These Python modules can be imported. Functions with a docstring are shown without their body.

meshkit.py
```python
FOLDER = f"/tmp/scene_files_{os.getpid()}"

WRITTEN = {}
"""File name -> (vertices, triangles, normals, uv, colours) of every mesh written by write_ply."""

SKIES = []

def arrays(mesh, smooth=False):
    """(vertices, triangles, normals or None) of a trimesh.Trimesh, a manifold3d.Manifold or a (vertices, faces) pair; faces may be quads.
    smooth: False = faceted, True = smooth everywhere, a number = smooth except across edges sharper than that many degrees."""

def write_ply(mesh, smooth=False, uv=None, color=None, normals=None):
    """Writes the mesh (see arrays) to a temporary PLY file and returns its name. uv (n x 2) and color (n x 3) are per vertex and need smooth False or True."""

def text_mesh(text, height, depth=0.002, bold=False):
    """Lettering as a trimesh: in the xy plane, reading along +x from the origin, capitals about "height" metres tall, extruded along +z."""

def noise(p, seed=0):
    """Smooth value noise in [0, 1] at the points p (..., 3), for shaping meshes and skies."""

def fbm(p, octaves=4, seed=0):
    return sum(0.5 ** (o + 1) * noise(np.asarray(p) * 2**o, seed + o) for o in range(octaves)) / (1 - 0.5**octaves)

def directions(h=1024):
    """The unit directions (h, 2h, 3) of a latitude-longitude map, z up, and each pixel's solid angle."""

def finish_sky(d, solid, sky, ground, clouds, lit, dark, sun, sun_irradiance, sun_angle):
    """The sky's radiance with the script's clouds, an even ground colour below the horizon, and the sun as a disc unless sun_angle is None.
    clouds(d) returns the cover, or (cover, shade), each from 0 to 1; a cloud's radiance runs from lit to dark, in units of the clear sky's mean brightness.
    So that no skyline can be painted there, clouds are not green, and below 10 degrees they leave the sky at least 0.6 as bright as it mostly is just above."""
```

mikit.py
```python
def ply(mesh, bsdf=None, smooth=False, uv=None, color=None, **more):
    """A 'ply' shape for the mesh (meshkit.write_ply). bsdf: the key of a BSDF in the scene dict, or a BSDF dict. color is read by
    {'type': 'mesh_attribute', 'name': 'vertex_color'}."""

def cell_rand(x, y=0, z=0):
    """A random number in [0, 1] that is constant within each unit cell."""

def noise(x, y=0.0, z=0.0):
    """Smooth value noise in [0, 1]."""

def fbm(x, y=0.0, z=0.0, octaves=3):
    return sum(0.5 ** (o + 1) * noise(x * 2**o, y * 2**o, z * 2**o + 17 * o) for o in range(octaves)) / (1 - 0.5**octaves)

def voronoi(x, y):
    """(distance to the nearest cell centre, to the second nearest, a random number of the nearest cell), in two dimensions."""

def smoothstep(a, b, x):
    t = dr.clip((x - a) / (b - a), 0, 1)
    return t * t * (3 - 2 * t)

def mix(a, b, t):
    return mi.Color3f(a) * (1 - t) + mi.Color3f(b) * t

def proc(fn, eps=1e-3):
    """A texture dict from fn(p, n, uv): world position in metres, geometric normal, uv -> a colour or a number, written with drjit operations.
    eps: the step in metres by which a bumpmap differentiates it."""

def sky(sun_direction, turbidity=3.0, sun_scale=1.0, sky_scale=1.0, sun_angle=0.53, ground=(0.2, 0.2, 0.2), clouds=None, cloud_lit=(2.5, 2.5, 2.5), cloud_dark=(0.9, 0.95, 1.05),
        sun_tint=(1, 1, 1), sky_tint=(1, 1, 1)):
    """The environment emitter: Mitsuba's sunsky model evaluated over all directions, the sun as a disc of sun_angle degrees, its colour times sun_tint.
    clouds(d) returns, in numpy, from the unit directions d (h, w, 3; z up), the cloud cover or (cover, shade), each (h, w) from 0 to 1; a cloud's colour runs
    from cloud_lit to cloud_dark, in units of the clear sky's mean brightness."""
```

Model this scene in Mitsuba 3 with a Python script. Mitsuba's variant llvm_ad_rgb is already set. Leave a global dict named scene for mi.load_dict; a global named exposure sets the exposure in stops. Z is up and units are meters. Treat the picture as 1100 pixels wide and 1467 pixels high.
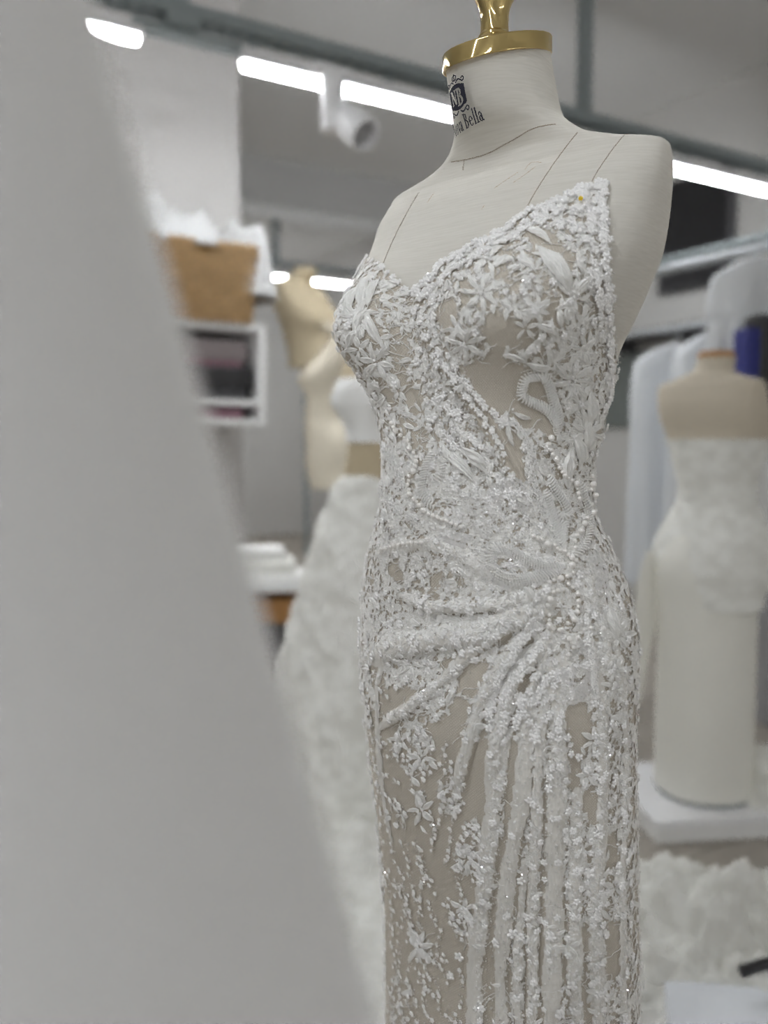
import math, random
import numpy as np, trimesh, mitsuba as mi, mikit, meshkit
import shapely
from shapely.geometry import Polygon, LineString, Point, box as sbox
from shapely.ops import unary_union
from shapely import affinity
from scipy.interpolate import PchipInterpolator
from scipy.spatial import cKDTree
T4 = mi.ScalarTransform4f
rng = np.random.default_rng(7)
random.seed(7)
scene, labels = {}, {}

# ------------------------------------------------------------------ camera, light levels, exposure
FPX, CAMZ, PITCH = 1200.0, 1.2, math.atan(93 / 1200.0)
scene['camera'] = {'type': 'thinlens', 'fov': math.degrees(2 * math.atan(550 / FPX)), 'fov_axis': 'x',
                   'to_world': T4().look_at(origin=[0, 0, CAMZ], target=[0, math.cos(PITCH), CAMZ - math.sin(PITCH)], up=[0, 0, 1]),
                   'aperture_radius': 0.0066, 'focus_distance': 0.88, 'near_clip': 0.02, 'far_clip': 60.0}
exposure = 1.45
TUBE = 25.0                                  # radiance of the ceiling tubes
TUBE_COL = (0.965, 0.995, 1.02)


def W(px, py, Y):
    """the point at world depth Y seen at the photograph's pixel (used to measure where things stand)"""
    u = -(py - 733.5) / FPX
    y, z = math.cos(PITCH) + u * math.sin(PITCH), -math.sin(PITCH) + u * math.cos(PITCH)
    return np.array([(px - 550) / FPX * Y / y, Y, CAMZ + z * Y / y])


def project(P):
    x, y, z = P[..., 0], P[..., 1], P[..., 2] - CAMZ
    d, u = y * math.cos(PITCH) - z * math.sin(PITCH), y * math.sin(PITCH) + z * math.cos(PITCH)
    return np.stack([550 + FPX * x / d, 733.5 - FPX * u / d], -1)


# ------------------------------------------------------------------ materials
def principled(col, rough=0.6, **k):
    return {'type': 'twosided', 'bsdf': {'type': 'principled', 'base_color': col if isinstance(col, dict) else {'type': 'rgb', 'value': list(col)}, 'roughness': rough, **k}}


def mat(name, col, rough=0.6, **k):
    scene[name] = principled(col, rough, **k)
    return name


def bumped(name, col, fn, scale, rough=0.7, eps=5e-4, **k):
    scene[name] = {'type': 'twosided', 'bsdf': {'type': 'bumpmap', 'arbitrary': mikit.proc(fn, eps), 'scale': scale,
                   'bsdf': {'type': 'principled', 'base_color': col if isinstance(col, dict) else {'type': 'rgb', 'value': list(col)}, 'roughness': rough, **k}}}
    return name


N, FB, MIX, SS = mikit.noise, mikit.fbm, mikit.mix, mikit.smoothstep
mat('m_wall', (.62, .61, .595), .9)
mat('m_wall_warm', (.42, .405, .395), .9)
mat('m_ceiling', (.66, .655, .645), .95)
mat('m_beam', (.54, .54, .54), .95)
mat('m_floor', mikit.proc(lambda p, n, uv: MIX((.27, .245, .215), (.36, .33, .29), FB(p.x * 3 + p.y * 9, p.y * 5 - p.x * 22, 0.0))), .55)
mat('m_floor2', (.33, .30, .26), .55)
mat('m_steel', (.30, .34, .35), .45, metallic=.6)
mat('m_steel_light', (.62, .65, .68), .35, metallic=.7)
mat('m_white_plastic', (.80, .80, .82), .35)
mat('m_board', (.78, .78, .78), .5)
mat('m_black', (.012, .012, .014), .35)
mat('m_darkgrey', (.06, .06, .065), .7)
mat('m_greenboard', (.17, .19, .18), .7)
mat('m_grey', (.34, .34, .35), .7)
mat('m_blue', (.015, .02, .17), .5)
mat('m_heap', (.56, .56, .56), .85)
mat('m_pink', (.34, .19, .24), .8)
mat('m_taupe', (.33, .29, .30), .9)
mat('m_orange', (.42, .21, .07), .6)
mat('m_wicker', mikit.proc(lambda p, n, uv: MIX((.20, .115, .04), (.44, .28, .125), FB(p.x * 26, p.y * 26, p.z * 70))), .6)
mat('m_white_cloth', (.80, .80, .79), .85)
mat('m_cloth_ivory', mikit.proc(lambda p, n, uv: MIX((.71, .705, .67), (.82, .82, .79), SS(.3, .7, FB(p.x * 28, p.y * 28, p.z * 28)))), .85)
mat('m_satin', (.78, .77, .72), .45)
mat('m_bag', (.72, .74, .77), .4, specular=.6)
mat('m_sheet', (.80, .83, .88), .5)
mat('m_fore', (.80, .80, .805), .7)
mat('m_cream', (.70, .64, .53), .8)
mat('m_form_beige', (.56, .50, .41), .8)
mat('m_tan', (.50, .42, .29), .8)
mat('m_brass', (.77, .60, .27), .07, metallic=1.0)
mat('m_ink', (.015, .016, .03), .7)
mat('m_seam', (.34, .29, .24), .9)
mat('m_pin', (.85, .62, .03), .25)
bumped('m_linen', mikit.proc(lambda p, n, uv: MIX((.60, .58, .53), (.70, .68, .635), FB(p.x * 60 + p.y * 40, p.y * 60, p.z * 620))),
       lambda p, n, uv: FB((p.x + p.y) * 90, (p.y - p.x) * 90, p.z * 1100, octaves=2) * .0007, 1.0, .9)

mat('m_mark', (.52, .40, .28), .9)
mat('m_petal', (.90, .90, .90), .55, sheen=.2)
mat('m_tulle', mikit.proc(lambda p, n, uv: MIX((.66, .64, .60), (.82, .81, .785), FB(uv.x * 500, uv.y * 1300, 0.0, octaves=2))), .7)
mat('m_bead', (.95, .95, .95), .10, metallic=.5, specular=.9)
mat('m_crystal', (.97, .97, .97), .05, metallic=1.0)
mat('m_bead_soft', (.92, .92, .91), .16, metallic=.12, specular=.9)
mat('m_pearl', (.95, .94, .92), .09, metallic=.15, specular=1.0, clearcoat=1.0)
mat('m_lace_leaf', mikit.proc(lambda p, n, uv: MIX((.78, .78, .76), (.90, .90, .89), FB(p.x * 700 + p.z * 300, p.y * 700, p.z * 700, octaves=2))), .8)
mat('m_lace', mikit.proc(lambda p, n, uv: MIX((.64, .63, .60), (.86, .86, .85), SS(.3, .65, FB(p.x * 900, p.y * 900, p.z * 900, octaves=2)))), .85)


def net_tone(p, n, uv):
    a, b = (uv.x + uv.y) * 330.0, (uv.x - uv.y) * 330.0
    import drjit as dr
    ta, tb = dr.abs(a - dr.floor(a) - .5), dr.abs(b - dr.floor(b) - .5)
    line = SS(.34, .46, dr.maximum(ta, tb))
    return MIX((.475, .43, .365), (.65, .615, .56), line)


mat('m_lining', mikit.proc(net_tone), .8)


# ------------------------------------------------------------------ helpers
def say(key, label=None, cat=None, group=None, kind=None):
    d = {k: v for k, v in (('label', label), ('category', cat), ('group', group), ('kind', kind)) if v}
    if d:
        labels.setdefault(key, {}).update(d)


def numbered(name):
    if name not in scene and name not in labels and not any(k.startswith(name + '__') for k in scene):
        return name
    i = 1
    while True:
        k = f'{name}_{i:03d}'
        if k not in scene and k not in labels and not any(q.startswith(k + '__') for q in scene):
            return k
        i += 1


COUNT = {}


def part_key(base):
    i = COUNT.get(base, 0)
    COUNT[base] = i + 1
    return base if i == 0 else f'{base}_{i:03d}'


def obj(name, mesh, bsdf, parent=None, smooth=False, uv=None, **tags):
    key = part_key(f'{parent}__{name}') if parent else numbered(name)
    scene[key] = mikit.ply(mesh, bsdf, smooth=smooth, uv=uv)
    say(key, tags.get('label'), tags.get('cat'), tags.get('group'), tags.get('kind'))
    return key


def thing(name, label, cat, group=None):
    key = numbered(name)
    labels[key] = {'label': label, 'category': cat}
    if group:
        labels[key]['group'] = group
    return key


def cat_(meshes):
    return trimesh.util.concatenate(meshes)


def box(sx, sy, sz, at=(0, 0, 0), rot=0.0, bevel=0.0):
    """box standing on z = at[2], centred on at in x, y, turned by rot (radians), vertical edges chamfered"""
    if bevel:
        p = sbox(-sx / 2 + bevel, -sy / 2 + bevel, sx / 2 - bevel, sy / 2 - bevel).buffer(bevel, quad_segs=2)
        lo = p.buffer(-bevel * .6)
        m = loft([(np.array(lo.exterior.coords)[:-1], 0), (np.array(p.exterior.coords)[:-1], bevel * .6), (np.array(p.exterior.coords)[:-1], sz - bevel * .6), (np.array(lo.exterior.coords)[:-1], sz)])
    else:
        m = trimesh.creation.box((sx, sy, sz))
        m.apply_translation((0, 0, sz / 2))
    m.apply_transform(trimesh.transformations.rotation_matrix(rot, (0, 0, 1)))
    m.apply_translation(at)
    return m


def loft(rings):
    n = len(rings[0][0])
    x, y = rings[1][0].T
    if (x * np.roll(y, -1) - y * np.roll(x, -1)).sum() < 0:
        rings = [(r[::-1], z) for r, z in rings]
    v = np.vstack([np.c_[r[:n], np.full(n, z)] for r, z in rings])
    f = grid_faces(len(rings), n, True)
    c0, c1 = len(v), len(v) + 1
    v = np.vstack([v, [*rings[0][0].mean(0), rings[0][1]], [*rings[-1][0].mean(0), rings[-1][1]]])
    k = np.arange(n)
    k2 = (k + 1) % n
    b = (len(rings) - 1) * n
    f = np.vstack([f, np.c_[np.full(n, c0), k2, k], np.c_[np.full(n, c1), b + k, b + k2]])
    return trimesh.Trimesh(v, f, process=False)


def grid_faces(r, c, wrap=False):
    i, j = np.meshgrid(np.arange(r - 1), np.arange(c if wrap else c - 1), indexing='ij')
    j2 = (j + 1) % c
    a, b, d, e = i * c + j, i * c + j2, (i + 1) * c + j, (i + 1) * c + j2
    return np.vstack([np.c_[a.ravel(), b.ravel(), e.ravel()], np.c_[a.ravel(), e.ravel(), d.ravel()]])


def tube(pts, r, n=8, caps=True):
    P = np.asarray(pts, float)
    rr = np.broadcast_to(r, len(P))
    t = np.gradient(P, axis=0)
    t /= np.linalg.norm(t, axis=1, keepdims=True) + 1e-12
    ref = np.array([0, 0, 1.]) if abs(t[0][2]) < .9 else np.array([1., 0, 0])
    a = ref - t[0] * (ref @ t[0])
    A = []
    for k in range(len(P)):
        a = a - t[k] * (a @ t[k])
        a /= np.linalg.norm(a) + 1e-12
        A.append(a)
    A = np.array(A)
    B = np.cross(t, A)
    ph = np.arange(n) * 2 * np.pi / n
    v = P[:, None] + rr[:, None, None] * (np.cos(ph)[None, :, None] * A[:, None] + np.sin(ph)[None, :, None] * B[:, None])
    f = grid_faces(len(P), n, True)
    v = v.reshape(-1, 3)
    if caps:
        k = np.arange(n)
        k2 = (k + 1) % n
        c0, c1, b = len(v), len(v) + 1, (len(P) - 1) * n
        v = np.vstack([v, P[0], P[-1]])
        f = np.vstack([f, np.c_[np.full(n, c0), k2, k], np.c_[np.full(n, c1), b + k, b + k2]])
    return trimesh.Trimesh(v, f, process=False)


def lathe(prof, n=64):
    return trimesh.creation.revolve(np.array(prof, float), sections=n)


def moved(m, at=(0, 0, 0), rot=0.0):
    m = m.copy()
    m.apply_transform(trimesh.transformations.rotation_matrix(rot, (0, 0, 1)))
    m.apply_translation(at)
    return m


def drape(zs, ws, ds, at, rot=0.0, ripple=0.0, folds=9, seed=0, nz=70, nt=128, lump=0.0, lf=14.0, cxs=None):
    """hanging cloth: elliptic sections (half width, half depth) over z with soft vertical folds"""
    z = np.linspace(zs[0], zs[-1], nz)
    o = np.argsort(zs)
    g = lambda v: PchipInterpolator(np.array(zs)[o], np.array(v)[o])(z)[:, None]
    th = np.linspace(0, 2 * np.pi, nt, endpoint=False)[None]
    w, d = g(ws), g(ds)
    cx = g(cxs) if cxs is not None else 0.0
    t = (zs[0] - z[:, None]) / (zs[0] - zs[-1])
    r0 = np.random.default_rng(seed)
    k = 1 + np.clip(t * 1.5, 0, 1) * ripple * sum(np.cos(th * f + r0.uniform(0, 6) + t * r0.uniform(-1, 1)) / q for q, f in enumerate((folds, folds + 3, folds * 2 - 1), 1))
    P = np.stack([cx + w * k * np.cos(th), d * k * np.sin(th), np.broadcast_to(z[:, None], (nz, nt))], -1)
    if lump:
        dirn = np.stack([np.cos(th), np.sin(th), 0 * th], -1)
        P = P + dirn * (meshkit.fbm(P * lf, 3, seed)[..., None] - .5) * lump
    v = P.reshape(-1, 3)
    f = grid_faces(nz, nt, True)
    c = len(v)
    v = np.vstack([v, P[0].mean(0), P[-1].mean(0)])
    j = np.arange(nt)
    f = np.vstack([f, np.c_[np.full(nt, c), (j + 1) % nt, j], np.c_[np.full(nt, c + 1), (nz - 1) * nt + j, (nz - 1) * nt + (j + 1) % nt]])
    return moved(trimesh.Trimesh(v, f[:, ::-1], process=False), at, rot)


# ------------------------------------------------------------------ the room (its axes are turned 30 degrees from the view)
D1, D2 = np.array([.8646, .5025, 0]), np.array([-.5025, .8646, 0])
RA = math.atan2(D1[1], D1[0])
R = lambda u, v, z=0.0: D1 * u + D2 * v + np.array([0, 0, z])
U0, U1, V0, V1, H = -4.5, 5.0, -6.0, 10.6, 3.7


def rbox(u0, u1, v0, v1, z0, z1, bevel=0.0):
    return box(u1 - u0, v1 - v0, z1 - z0, R((u0 + u1) / 2, (v0 + v1) / 2, z0), RA, bevel)


def struct(name, mesh, bsdf, label, parent=None):
    k = obj(name, mesh, bsdf, parent, label=label, kind='structure')
    return k


fl = thing('floor', 'grey brown wooden plank floor of the bridal atelier', 'floor')
labels[fl] = {'label': 'grey brown wooden plank floor of the bridal atelier', 'kind': 'structure'}
obj('slab', rbox(U0, U1, V0, V1, -.12, -.008), 'm_floor2', fl)
board_mesh = {}
for i, v in enumerate(np.arange(.4, 6.0, .15)):
    off = (i * .47) % 1.2
    for u in np.arange(-1.4 - off, 4.9, 1.2):
        a, b = max(u, -1.4), min(u + 1.2, 4.95)
        if b - a < .1:
            continue
        key = round(b - a, 3)
        if key not in board_mesh:
            board_mesh[key] = mikit.ply(box(key - .004, .146, .012, (0, 0, 0), 0, .0015), 'm_floor')
        scene[part_key('floor__board')] = {**board_mesh[key], 'to_world': T4().translate(list(R((a + b) / 2, v + .075, -.012 + .001 * ((i * 7) % 3)))).rotate([0, 0, 1], math.degrees(RA))}
struct('ceiling', rbox(U0, U1, V0, V1, H, H + .1), 'm_ceiling', 'plain grey white ceiling above the atelier')
struct('wall_right', rbox(U1, U1 + .12, V0, V1, 0, H), 'm_wall', 'grey wall at the right behind the hanging gowns')
struct('wall_left', rbox(U0 - .12, U0, V0, V1, 0, H), 'm_wall', 'white wall at the left of the atelier')
struct('wall_back', rbox(U0, U1, V1, V1 + .12, 0, H), 'm_wall', 'far grey wall of the atelier behind the dress forms')
struct('wall_front', rbox(U0, U1, V0 - .12, V0, 0, H), 'm_wall', 'white wall behind the camera')
struct('beam', rbox(U0, U1, 6.97, 7.35, 3.30, H), 'm_beam', 'deep ceiling beam crossing the room behind the track lights')
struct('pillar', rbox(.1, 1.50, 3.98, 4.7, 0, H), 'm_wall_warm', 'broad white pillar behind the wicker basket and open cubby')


# ------------------------------------------------------------------ ceiling lights
def tube_light(u0, u1, v, z, label, group=None):
    t = thing('ceiling_light', label, 'ceiling light', group)
    L = u1 - u0
    c = R((u0 + u1) / 2, v, z)
    obj('housing', box(L, .062, .05, c + [0, 0, .012], RA, .008), 'm_white_plastic', t)
    d = box(L - .03, .038, .028, c + [0, 0, -.016], RA, .010)
    k = obj('diffuser', d, 'm_white_plastic', t)
    scene[k]['emitter'] = {'type': 'area', 'radiance': {'type': 'rgb', 'value': [TUBE * x for x in TUBE_COL]}}
    return t


tube_light(-.72, .845, 3.22, 2.69, 'short lit end of a tube light at the upper left corner')
tube_light(1.215, 2.86, 3.22, 2.69, 'long lit tube light crossing behind the brass neck cap')
tube_light(2.88, 4.54, 3.22, 2.69, 'lit tube light right of the dress form shoulder')
tube_light(1.2, 4.4, 8.2, 2.95, 'far small lit tube light beside the dress bodice behind the tan form')
for v, us, row in ((.1, (-3.5, -1.8), 'above the camera'), (-1.5, (-4.3, -2.6), 'rear row'), (-4.3, (.6, 2.3), 'last row')):
    for u, which in zip(us, ('first', 'second')):
        tube_light(u, u + 1.65, v, 2.69, f'tube light out of view, {which} from the left wall, {row}')


# ------------------------------------------------------------------ the dress form's body
YAW, AX, AY = math.radians(40), .13, .95
LAT, FWD = np.array([math.cos(YAW), -math.sin(YAW), 0]), np.array([-math.sin(YAW), -math.cos(YAW), 0])
KZ = [0, .44, .6, .7, .8, .88, .93, .98, 1.03, 1.08, 1.137, 1.18, 1.22, 1.26, 1.30, 1.33, 1.36, 1.40, 1.44, 1.47, 1.49, 1.505, 1.52, 1.535, 1.55, 1.57, 1.60, 1.66]
KW = [0.222, 0.1587, 0.1603, 0.1586, 0.1575, 0.1571, 0.1597, 0.1628, 0.1581, 0.1398, 0.1152, 0.1135, 0.1197, 0.1271, 0.1355, 0.1488, 0.1613, 0.1715, 0.1742, 0.1755, 0.1746, 0.1728, 0.1264, 0.0815, 0.0607, 0.0562, 0.0539, 0.0526]
KF = [0.1891, 0.1028, 0.094, 0.1028, 0.1177, 0.1289, 0.1314, 0.1277, 0.1259, 0.1259, 0.1215, 0.1199, 0.1176, 0.1176, 0.1142, 0.114, 0.1132, 0.1009, 0.0809, 0.0651, 0.053, 0.0422, 0.0398, 0.0457, 0.0564, 0.0615, 0.0631, 0.0623]
KB = [0.2584, 0.1407, 0.1292, 0.1303, 0.1352, 0.1341, 0.1296, 0.1203, 0.106, 0.0903, 0.0794, 0.0797, 0.0851, 0.0902, 0.096, 0.0984, 0.1023, 0.1068, 0.1021, 0.0909, 0.0795, 0.0689, 0.0588, 0.0586, 0.0584, 0.06, 0.0577, 0.0574]
KC = [-0.0197, -0.0203, -0.0177, -0.011, -0.003, 0.0034, 0.0067, 0.0077, 0.0095, 0.0137, 0.0176, 0.0159, 0.0129, 0.0109, 0.0078, 0.0048, 0.0032, -0.0045, -0.0131, -0.0195, -0.0265, -0.0301, -0.0316, -0.0241, -0.0113, -0.002, 0.0088, 0.0188]
KE = [1, 1, 1, 1, 1, 1, 1, 1, 1, .97, .95, .93, .9, .88, .85, .83, .8, .75, .72, .72, .75, .8, .85, .9, 1, 1, 1, 1.]
BODY = [PchipInterpolator(KZ, k) for k in (KW, KF, KB, KC, KE)]
NECK_TILT = .28


def section(z, th):
    """lateral, forward of the form's skin at height z, angle th from the front (arrays of one shape)"""
    w, f, b, c, e = (g(np.clip(z, 0, 1.66)) for g in BODY)
    s, co = np.sin(th), np.cos(th)
    a = w * np.sign(s) * np.abs(s) ** e
    bb = c + np.where(co > 0, f, b) * np.sign(co) * np.abs(co) ** e
    dz = z - 1.3212
    gz = np.exp(-(dz / np.where(dz > 0, .065, .05)) ** 2)
    bump = .0501 * gz * (np.exp(-((a - .082) / .06) ** 2) + np.exp(-((a + .082) / .06) ** 2)) * np.clip(co * 1.6 + .25, 0, 1)
    return a + .35 * bump * np.tanh(a / .05), bb + bump


def body(z, th):
    a, b = section(z, th)
    return np.array([AX, AY, 0]) + a[..., None] * LAT + b[..., None] * FWD + np.stack([0 * z, 0 * z, z], -1)


def body_mesh(z0, z1, nz, nt):
    zz, th = np.meshgrid(np.linspace(z0, z1, nz), np.linspace(-np.pi, np.pi, nt, endpoint=False), indexing='ij')
    return zz, th


form = thing('dress_form', 'cream linen dress form with polished brass neck cap wearing the beaded lace gown', 'dress form')
zz = np.concatenate([np.linspace(.75, 1.44, 100), np.linspace(1.445, 1.60, 90)])
zz, tt = np.meshgrid(zz, np.linspace(-np.pi, np.pi, 240, endpoint=False), indexing='ij')
P = body(zz, tt)
_, bfront = section(zz, tt)
neck_ramp = np.clip((zz - 1.53) / .07, 0, 1)
P[..., 2] += neck_ramp * (-NECK_TILT) * (bfront - .01) + neck_ramp * .018
v = P.reshape(-1, 3)
c = len(v)
v = np.vstack([v, P[0].mean(0), P[-1].mean(0)])
f = grid_faces(len(zz), 240, True)
j = np.arange(240)
f = np.vstack([f, np.c_[np.full(240, c), (j + 1) % 240, j], np.c_[np.full(240, c + 1), (len(zz) - 1) * 240 + j, (len(zz) - 1) * 240 + (j + 1) % 240]])
obj('torso', (v, f), 'm_linen', form, smooth=True)
BODY_P, BODY_Z, BODY_T = P, zz, tt
obj('pole', tube([(AX, AY, .03), (AX, AY, .76)], .018), 'm_brass', form, smooth=40)
obj('base', moved(lathe([(0, 0), (.17, 0), (.17, .012), (.03, .03), (0, .03)]), (AX, AY, 0)), 'm_brass', form, smooth=30)

capc = W(712.5, 97, AY)
nrm = np.array([0, 0, 1]) + NECK_TILT * FWD
nrm /= np.linalg.norm(nrm)
prof = np.array([(-.03, .002), (.0002, .002), (.0006, 0), (.0022, 0), (.0028, .0012), (.0028, .0165), (.0019, .0180), (-.003, .0192), (-.03, .0196)])
th_ = np.linspace(-np.pi, np.pi, 160, endpoint=False)
a_, b_ = section(np.full(160, 1.607), th_)
r_ = np.hypot(a_, b_ - .01)
ra, rb = a_ / r_, (b_ - .01) / r_
A_ = a_[None] + ra[None] * prof[:, :1]
B_ = b_[None] + rb[None] * prof[:, :1]
ringv = np.array([AX, AY, capc[2]]) + A_[..., None] * LAT + B_[..., None] * FWD + np.stack([0 * A_, 0 * A_, prof[:, 1:] - NECK_TILT * (B_ - .01)], -1)
nv = ringv.reshape(-1, 3)
jj = np.arange(160)
top = np.c_[8 * 160 + jj, 8 * 160 + (jj + 1) % 160, np.full(160, len(nv))]
ring = trimesh.Trimesh(np.vstack([nv, ringv[-1].mean(0)]), np.vstack([grid_faces(9, 160, True), top]), process=False)
obj('neck_cap', ring, 'm_brass', form, smooth=30, label='polished brass neck cap')
fc = W(708, 66, AY) + [0, 0, -.002]
s = .79e-3
prof = [(0, 0), (.021, 0), (.0212, .004), (.0195, .0075), (.0178, .009), (.0176, .0115), (.0158, .014), (.0152, .018), (.0150, .026), (.0154, .034), (.0168, .041), (.0192, .047), (.0212, .0505), (.0218, .053), (.0216, .056), (.0205, .0575), (.0195, .058), (.0198, .0595), (.0190, .062), (.013, .066), (.0105, .074), (.013, .080), (.0195, .088), (.021, .098), (.0175, .108), (.008, .114), (0, .1155)]
obj('finial', moved(lathe(prof, 96), fc), 'm_brass', form, smooth=25, label='turned brass finial on the neck cap')


# ------------------------------------------------------------------ the beaded dress
class Skin:
    """a grid of surface points with normals; at(px) finds the point that the photograph shows at a pixel"""
    def __init__(self, P):
        self.P = P
        du = np.roll(P, -1, 1) - np.roll(P, 1, 1)
        dz = np.gradient(P, axis=0)
        n = np.cross(du, dz)
        self.N = n / (np.linalg.norm(n, axis=-1, keepdims=True) + 1e-12)
        q = project(P)
        V = np.array([0, 0, CAMZ]) - P
        self.facing = (V * self.N).sum(-1) / np.linalg.norm(V, axis=-1)
        on = self.facing > .02
        self.fp, self.fn, self.ff = P[on], self.N[on], self.facing[on]
        self.tree = cKDTree(q[on])

    def at(self, px):
        px = np.atleast_2d(np.asarray(px, float))
        d, k = self.tree.query(px, k=4)
        w = 1 / (d + .05) ** 2
        w /= w.sum(1, keepdims=True)
        p = (self.fp[k] * w[..., None]).sum(1)
        n = (self.fn[k] * w[..., None]).sum(1)
        # finish: slide within the tangent plane to the ray of the pixel
        n /= np.linalg.norm(n, axis=1, keepdims=True)
        u = -(px[:, 1] - 733.5) / FPX
        r = np.stack([(px[:, 0] - 550) / FPX, math.cos(PITCH) + u * math.sin(PITCH), -math.sin(PITCH) + u * math.cos(PITCH)], -1)
        o = np.array([0, 0, CAMZ])
        den = (r * n).sum(1)
        t = ((p - o) * n).sum(1) / np.where(np.abs(den) < .05, -1, den)
        q = o + r * t[:, None]
        ok = (np.abs(den) > .12 * np.linalg.norm(r, axis=1)) & (np.linalg.norm(q - p, axis=1) < .004)
        return np.where(ok[:, None], q, p), n, (self.ff[k] * w).sum(1), d[:, 0]


def px_line(pts, step=2.0):
    """smooth curve through the given points, resampled evenly"""
    p = np.array(pts, float)
    s = np.r_[0, np.cumsum(np.linalg.norm(np.diff(p, axis=0), axis=1))]
    n = max(2, int(s[-1] / step) + 1)
    q = np.linspace(0, s[-1], n)
    if len(p) == 2:
        return np.stack([np.interp(q, s, p[:, k]) for k in (0, 1)], -1)
    return np.stack([PchipInterpolator(s, p[:, k])(q) for k in (0, 1)], -1)


bskin = Skin(BODY_P)
# seams drawn on the form, its printed mark
SEAMS = [[(646, 232), (665, 229), (693, 222), (732, 202), (770, 182), (796, 178)], [(827, 190), (800, 225), (770, 270), (741, 320), (720, 350)],
         [(900, 187), (882, 208), (866, 230), (852, 252), (840, 280)], [(600, 276), (575, 320), (548, 380)], [(665, 229), (663, 244)]]
for s_ in SEAMS:
    p, n, _, _ = bskin.at(px_line(s_, 5))
    obj('seam', tube(p + n * .0002, .0005, 5), 'm_seam', form, smooth=True)
for s_ in [[(708, 270), (722, 260), (742, 247)], [(735, 262), (752, 250), (768, 238)], [(752, 243), (765, 232), (776, 233)], [(690, 300), (694, 294)], [(612, 290), (622, 276)]]:
    p, n, _, _ = bskin.at(px_line(s_, 3))
    obj('pencil_mark', tube(p, .00028, 4), 'm_mark', form)


def stroke(pts, w0, w1=None, sm=True):
    """a pen stroke of varying width as a polygon"""
    p = px_line(pts, .04) if sm and len(pts) > 2 else np.array(pts, float)
    w = np.linspace(w0, w0 if w1 is None else w1, len(p))
    return unary_union([Point(*a).buffer(x / 2, 6) for a, x in zip(p, w)] + [LineString([a, b]).buffer((x + y) / 4, 4) for a, b, x, y in zip(p[:-1], p[1:], w[:-1], w[1:])])


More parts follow.
